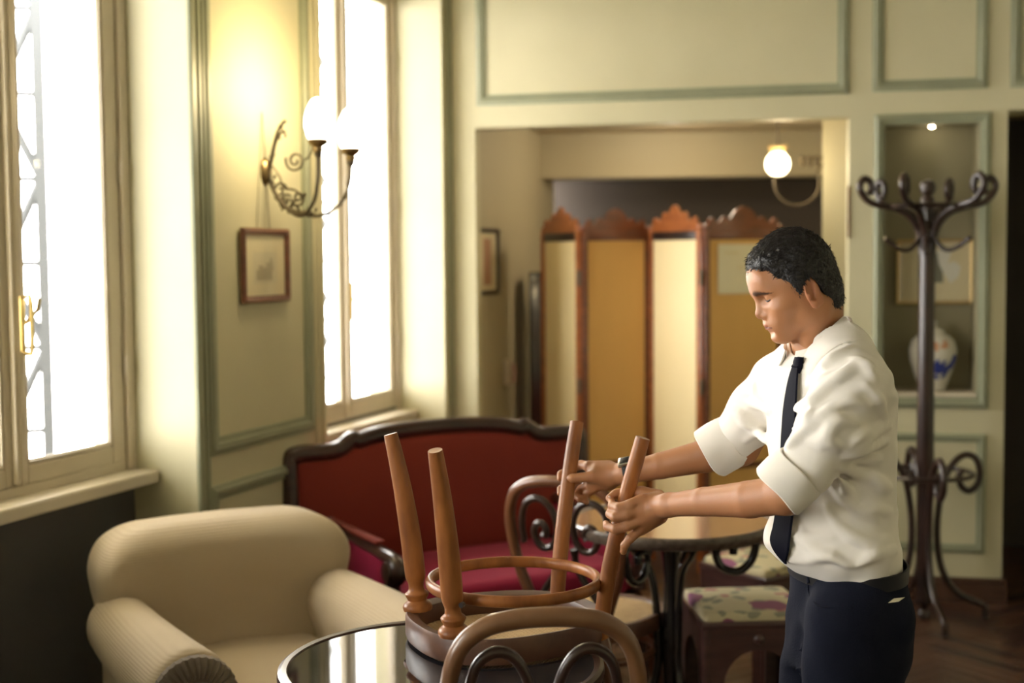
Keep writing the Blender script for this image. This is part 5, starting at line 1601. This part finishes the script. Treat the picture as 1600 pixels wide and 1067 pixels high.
mb.tube([c0, c0 + (c1 - c0) * .3, c0 + (c1 - c0) * .8, c1], [(.007, .013), (.009, .015), (.008, .012), (.006, .010)], 12, flat=tuple(TF)); mb.build('tie_knot', M_tie, man)
# --- trousers
PR = [(872, 1328, .080, .140), (890, 1324, .092, .152), (905, 1324, .094, .154), (940, 1328, .100, .160), (975, 1328, .104, .164), (1010, 1324, .098, .162), (1040, 1318, .09, .158)]
pz = []; pc = []; pa = []; pb = []
for y_, px_, a_, b_ in PR:
    q = A(px_, y_, 2.80); pz.append(q[2]); pc.append(q[:2]); pa.append(a_); pb.append(b_)
o_ = np.argsort(pz); pz = np.array(pz)[o_]; pc = np.array(pc)[o_]; pa = np.array(pa)[o_]; pb = np.array(pb)[o_]


def hips(p):
    z = np.clip(p[:, 2], pz[0], pz[-1]); x = p[:, 0] - np.interp(z, pz, pc[:, 0]); y = p[:, 1] - np.interp(z, pz, pc[:, 1]); a = np.interp(z, pz, pa); b = np.interp(z, pz, pb)
    f = x * TF[0] + y * TF[1]; l = x * TL[0] + y * TL[1]; k = (np.abs(f / a) ** 2.2 + np.abs(l / b) ** 2.2) ** (1 / 2.2)
    # waistband dips at the front, rises at the back
    top = pz[-1] - .008 + (-f) * .12
    return np.maximum((k - 1) * np.minimum(a, b) * .9, np.maximum(p[:, 2] - top, pz[0] - .02 - p[:, 2]))


def trousers(p):
    d = hips(p)
    d = smin(d, chain(p, [HIPn + np.array([0, .0, -.02]), KNn, ANn], [.086, .070, .058], .02), .03)
    d = smin(d, chain(p, [HIPf + np.array([-.01, 0, -.02]), KNf, ANf], [.084, .068, .057], .02), .018)
    # bulging back pocket
    d = smin(d, ell(p, A(1392, 972, 2.70), (.035, .05, .055)), .025)
    for pts in ([(1258, 965), (1268, 990), (1272, 1030), (1270, 1067)], [(1300, 1012), (1335, 1018), (1375, 1035)], [(1245, 1018), (1256, 1012), (1262, 1004)], [(1244, 1045), (1256, 1052), (1264, 1050)]):
        P_ = [A(x, y, 2.715 if x > 1262 else 2.78) for x, y in pts]; d = smin(d, chain(p, P_, [.006] * len(P_), .004), .012)
    x, y, z = p[:, 0], p[:, 1], p[:, 2]
    d = d + .003 * np.sin(z * 42 + x * 30 + 2 * np.sin(y * 20)) * np.sin(y * 34 + z * 13) * np.clip((.95 - z) * 8, 0, 1)
    return np.maximum(d, .055 - z)


tr = sdfmesh('trousers', trousers, (.35, 2.50, .04), (.96, 3.1, 1.03), .0065, M_trous, man, 2)


def psurf(px, py, fn, lift=.001, t0=2.2):
    o = np.array([0, 0, CAMZ]); r_ = unit(np.array(ray(px, py))); t_ = t0
    for _ in range(70):
        dd = fn((o + r_ * t_)[None])[0]; t_ += dd * .8
        if dd < .0006 or t_ > 3.6: break
    return o + r_ * (t_ - lift)


# waistband belt
V = []; Fc = []; n = 90; zc = 1.6 - (897 - 400) / 750.0
for k in range(n):
    a = 2 * math.pi * k / n; c, s = math.cos(a), math.sin(a)
    zz = zc + .012 * (1 - c) - .004
    cx = np.interp(zz, pz, pc[:, 0]); cy = np.interp(zz, pz, pc[:, 1]); aa = np.interp(zz, pz, pa); bb = np.interp(zz, pz, pb)
    fx = math.copysign(abs(c) ** (2 / 2.2), c) * aa; ly = math.copysign(abs(s) ** (2 / 2.2), s) * bb
    o3 = np.array([cx, cy, zz]) + TF * fx + TL * ly; nrm = unit(TF * c / aa + TL * s / bb)
    V += [o3 + nrm * .002 + TZ * .016, o3 + nrm * .006 + TZ * .015, o3 + nrm * .006 - TZ * .015, o3 + nrm * .002 - TZ * .016]
for k in range(n):
    l_ = (k + 1) % n
    for i in range(4): j = (i + 1) % 4; Fc.append((k * 4 + i, l_ * 4 + i, l_ * 4 + j, k * 4 + j))
mesh('belt', V, Fc, M_leather, man)
for py_, pts in ((0, [(1262, 893), (1263, 911)]), (1, [(1280, 893), (1282, 911)])):
    mb = MB(); P_ = [psurf(x, y, hips, .008) for x, y in pts]; mb.tube(P_, [(.0035, .006)] * 2, 8); mb.build('belt_loop', M_trous, tr)
# pocket opening stitched edge, pocket flap, note in the back pocket
P_ = [psurf(x, y, trousers, .0005) for x, y in ((1262, 912), (1264, 928), (1272, 942), (1290, 949), (1330, 949))]
mb = MB(); mb.tube([np.array(q) for q in spline(P_, 5)], .0022, 6); mb.build('pocket_edge', M_trous, tr)
P_ = [psurf(x, y, trousers, .003) for x, y in ((1388, 942), (1397, 935), (1414, 933), (1404, 940))]
nn = unit(np.cross(P_[1] - P_[0], P_[2] - P_[0])) * .001
mesh('folded_note', [q for q in P_] + [q + nn for q in P_], [(0, 1, 2, 3), (7, 6, 5, 4), (0, 4, 5, 1), (1, 5, 6, 2), (2, 6, 7, 3), (3, 7, 4, 0)], M_paper, man, smooth=False)
# fingernails
for pts in ((A(952, 778, 2.915 + .012), A(958, 775, 2.915)), (A(891, 747.5, 3.216 - .039), A(897, 747, 3.216 - .043))):
    p_, p2 = pts; axn = unit(p_ - p2); vw = unit(np.array([0, 0, CAMZ]) - p_); nn_ = unit(vw - axn * (vw @ axn)); e_ = np.cross(axn, nn_)
    V, Fc = lathe([(.001, .0009), (.6, .0007), (.9, .0003), (1.0, -.0003)], 14)
    mesh('fingernail', [p_ + nn_ * (.0075 * 0 + z_) + axn * x_ * .0062 + e_ * y_ * .0048 for x_, y_, z_ in V], Fc, mat('pale_nail', (.62, .38, .27), .3), man)
# shoes
for an in (ANn, ANf):
    def shoe(p, an=an):
        c = np.array([an[0], an[1], 0]); f = -np.array([TF[0], TF[1], 0]) * -1
        R = np.stack([TF, TL, TZ], 1); q = (p - c) @ R
        d = smin(ell(q, (.0, 0, .045), (.055, .040, .05)), ell(q, (.10, 0, .030), (.10, .045, .035)), .03); d = smin(d, ell(q, (.06, 0, .045), (.07, .036, .035)), .02)
        return np.maximum(d, -(p[:, 2] - .001))
    sdfmesh('shoe', shoe, an + np.array([-.28, -.14, -.1]), an + np.array([.12, .12, .08]), .007, M_leather, man, 1)

# --- wrist watch on the far wrist
ax = unit(WRf - ELf); wc = WRf - ax * .006
u = unit(np.cross(ax, (0, 1, 0))); v = np.cross(ax, u)
mb = MB(); ring = [wc + (u * math.cos(a) + v * math.sin(a)) * .0305 for a in np.linspace(0, 2 * math.pi, 48, endpoint=False)]
mb.tube(ring, [(.0015, .0095)] * 48, 10, closed=True, flat=tuple(u)); wt = mb.build('watch_strap', M_leather, man)
top = -u if (-u)[2] > u[2] else u
fd = unit(top * .95 + np.array([-.1, -.45, 0])); fd = unit(fd - ax * (fd @ ax)); e2 = np.cross(ax, fd)
Mx = Matrix(((ax[0], e2[0], fd[0], wc[0] + fd[0] * .031), (ax[1], e2[1], fd[1], wc[1] + fd[1] * .031), (ax[2], e2[2], fd[2], wc[2] + fd[2] * .031), (0, 0, 0, 1)))
mb = MB(); mb.box((-.017, -.016, -.003), (.017, .016, .007), M=Mx, bev=.004); mb.build('watch_case', M_steel, wt)
mb = MB(); mb.box((-.011, -.011, .0065), (.011, .011, .0078), M=Mx, bev=.001); mb.build('watch_dial', M_leather, wt)
mb = MB(); mb.box((-.019, .010, -.006), (.019, .030, -.002), M=Mx @ Matrix.Rotation(-.55, 4, 'X'), bev=.002); mb.build('strap_link', M_steel, wt)
# ring on the far hand
rc_ = A(910, 757, 3.216 + .026); mb = MB(); mb.tube([rc_ + np.array([.0, math.cos(a) * .0112, math.sin(a) * .0112]) for a in np.linspace(0, 2 * math.pi, 24, endpoint=False)], .0014, 6, closed=True); mb.build('finger_ring', M_steel, man)
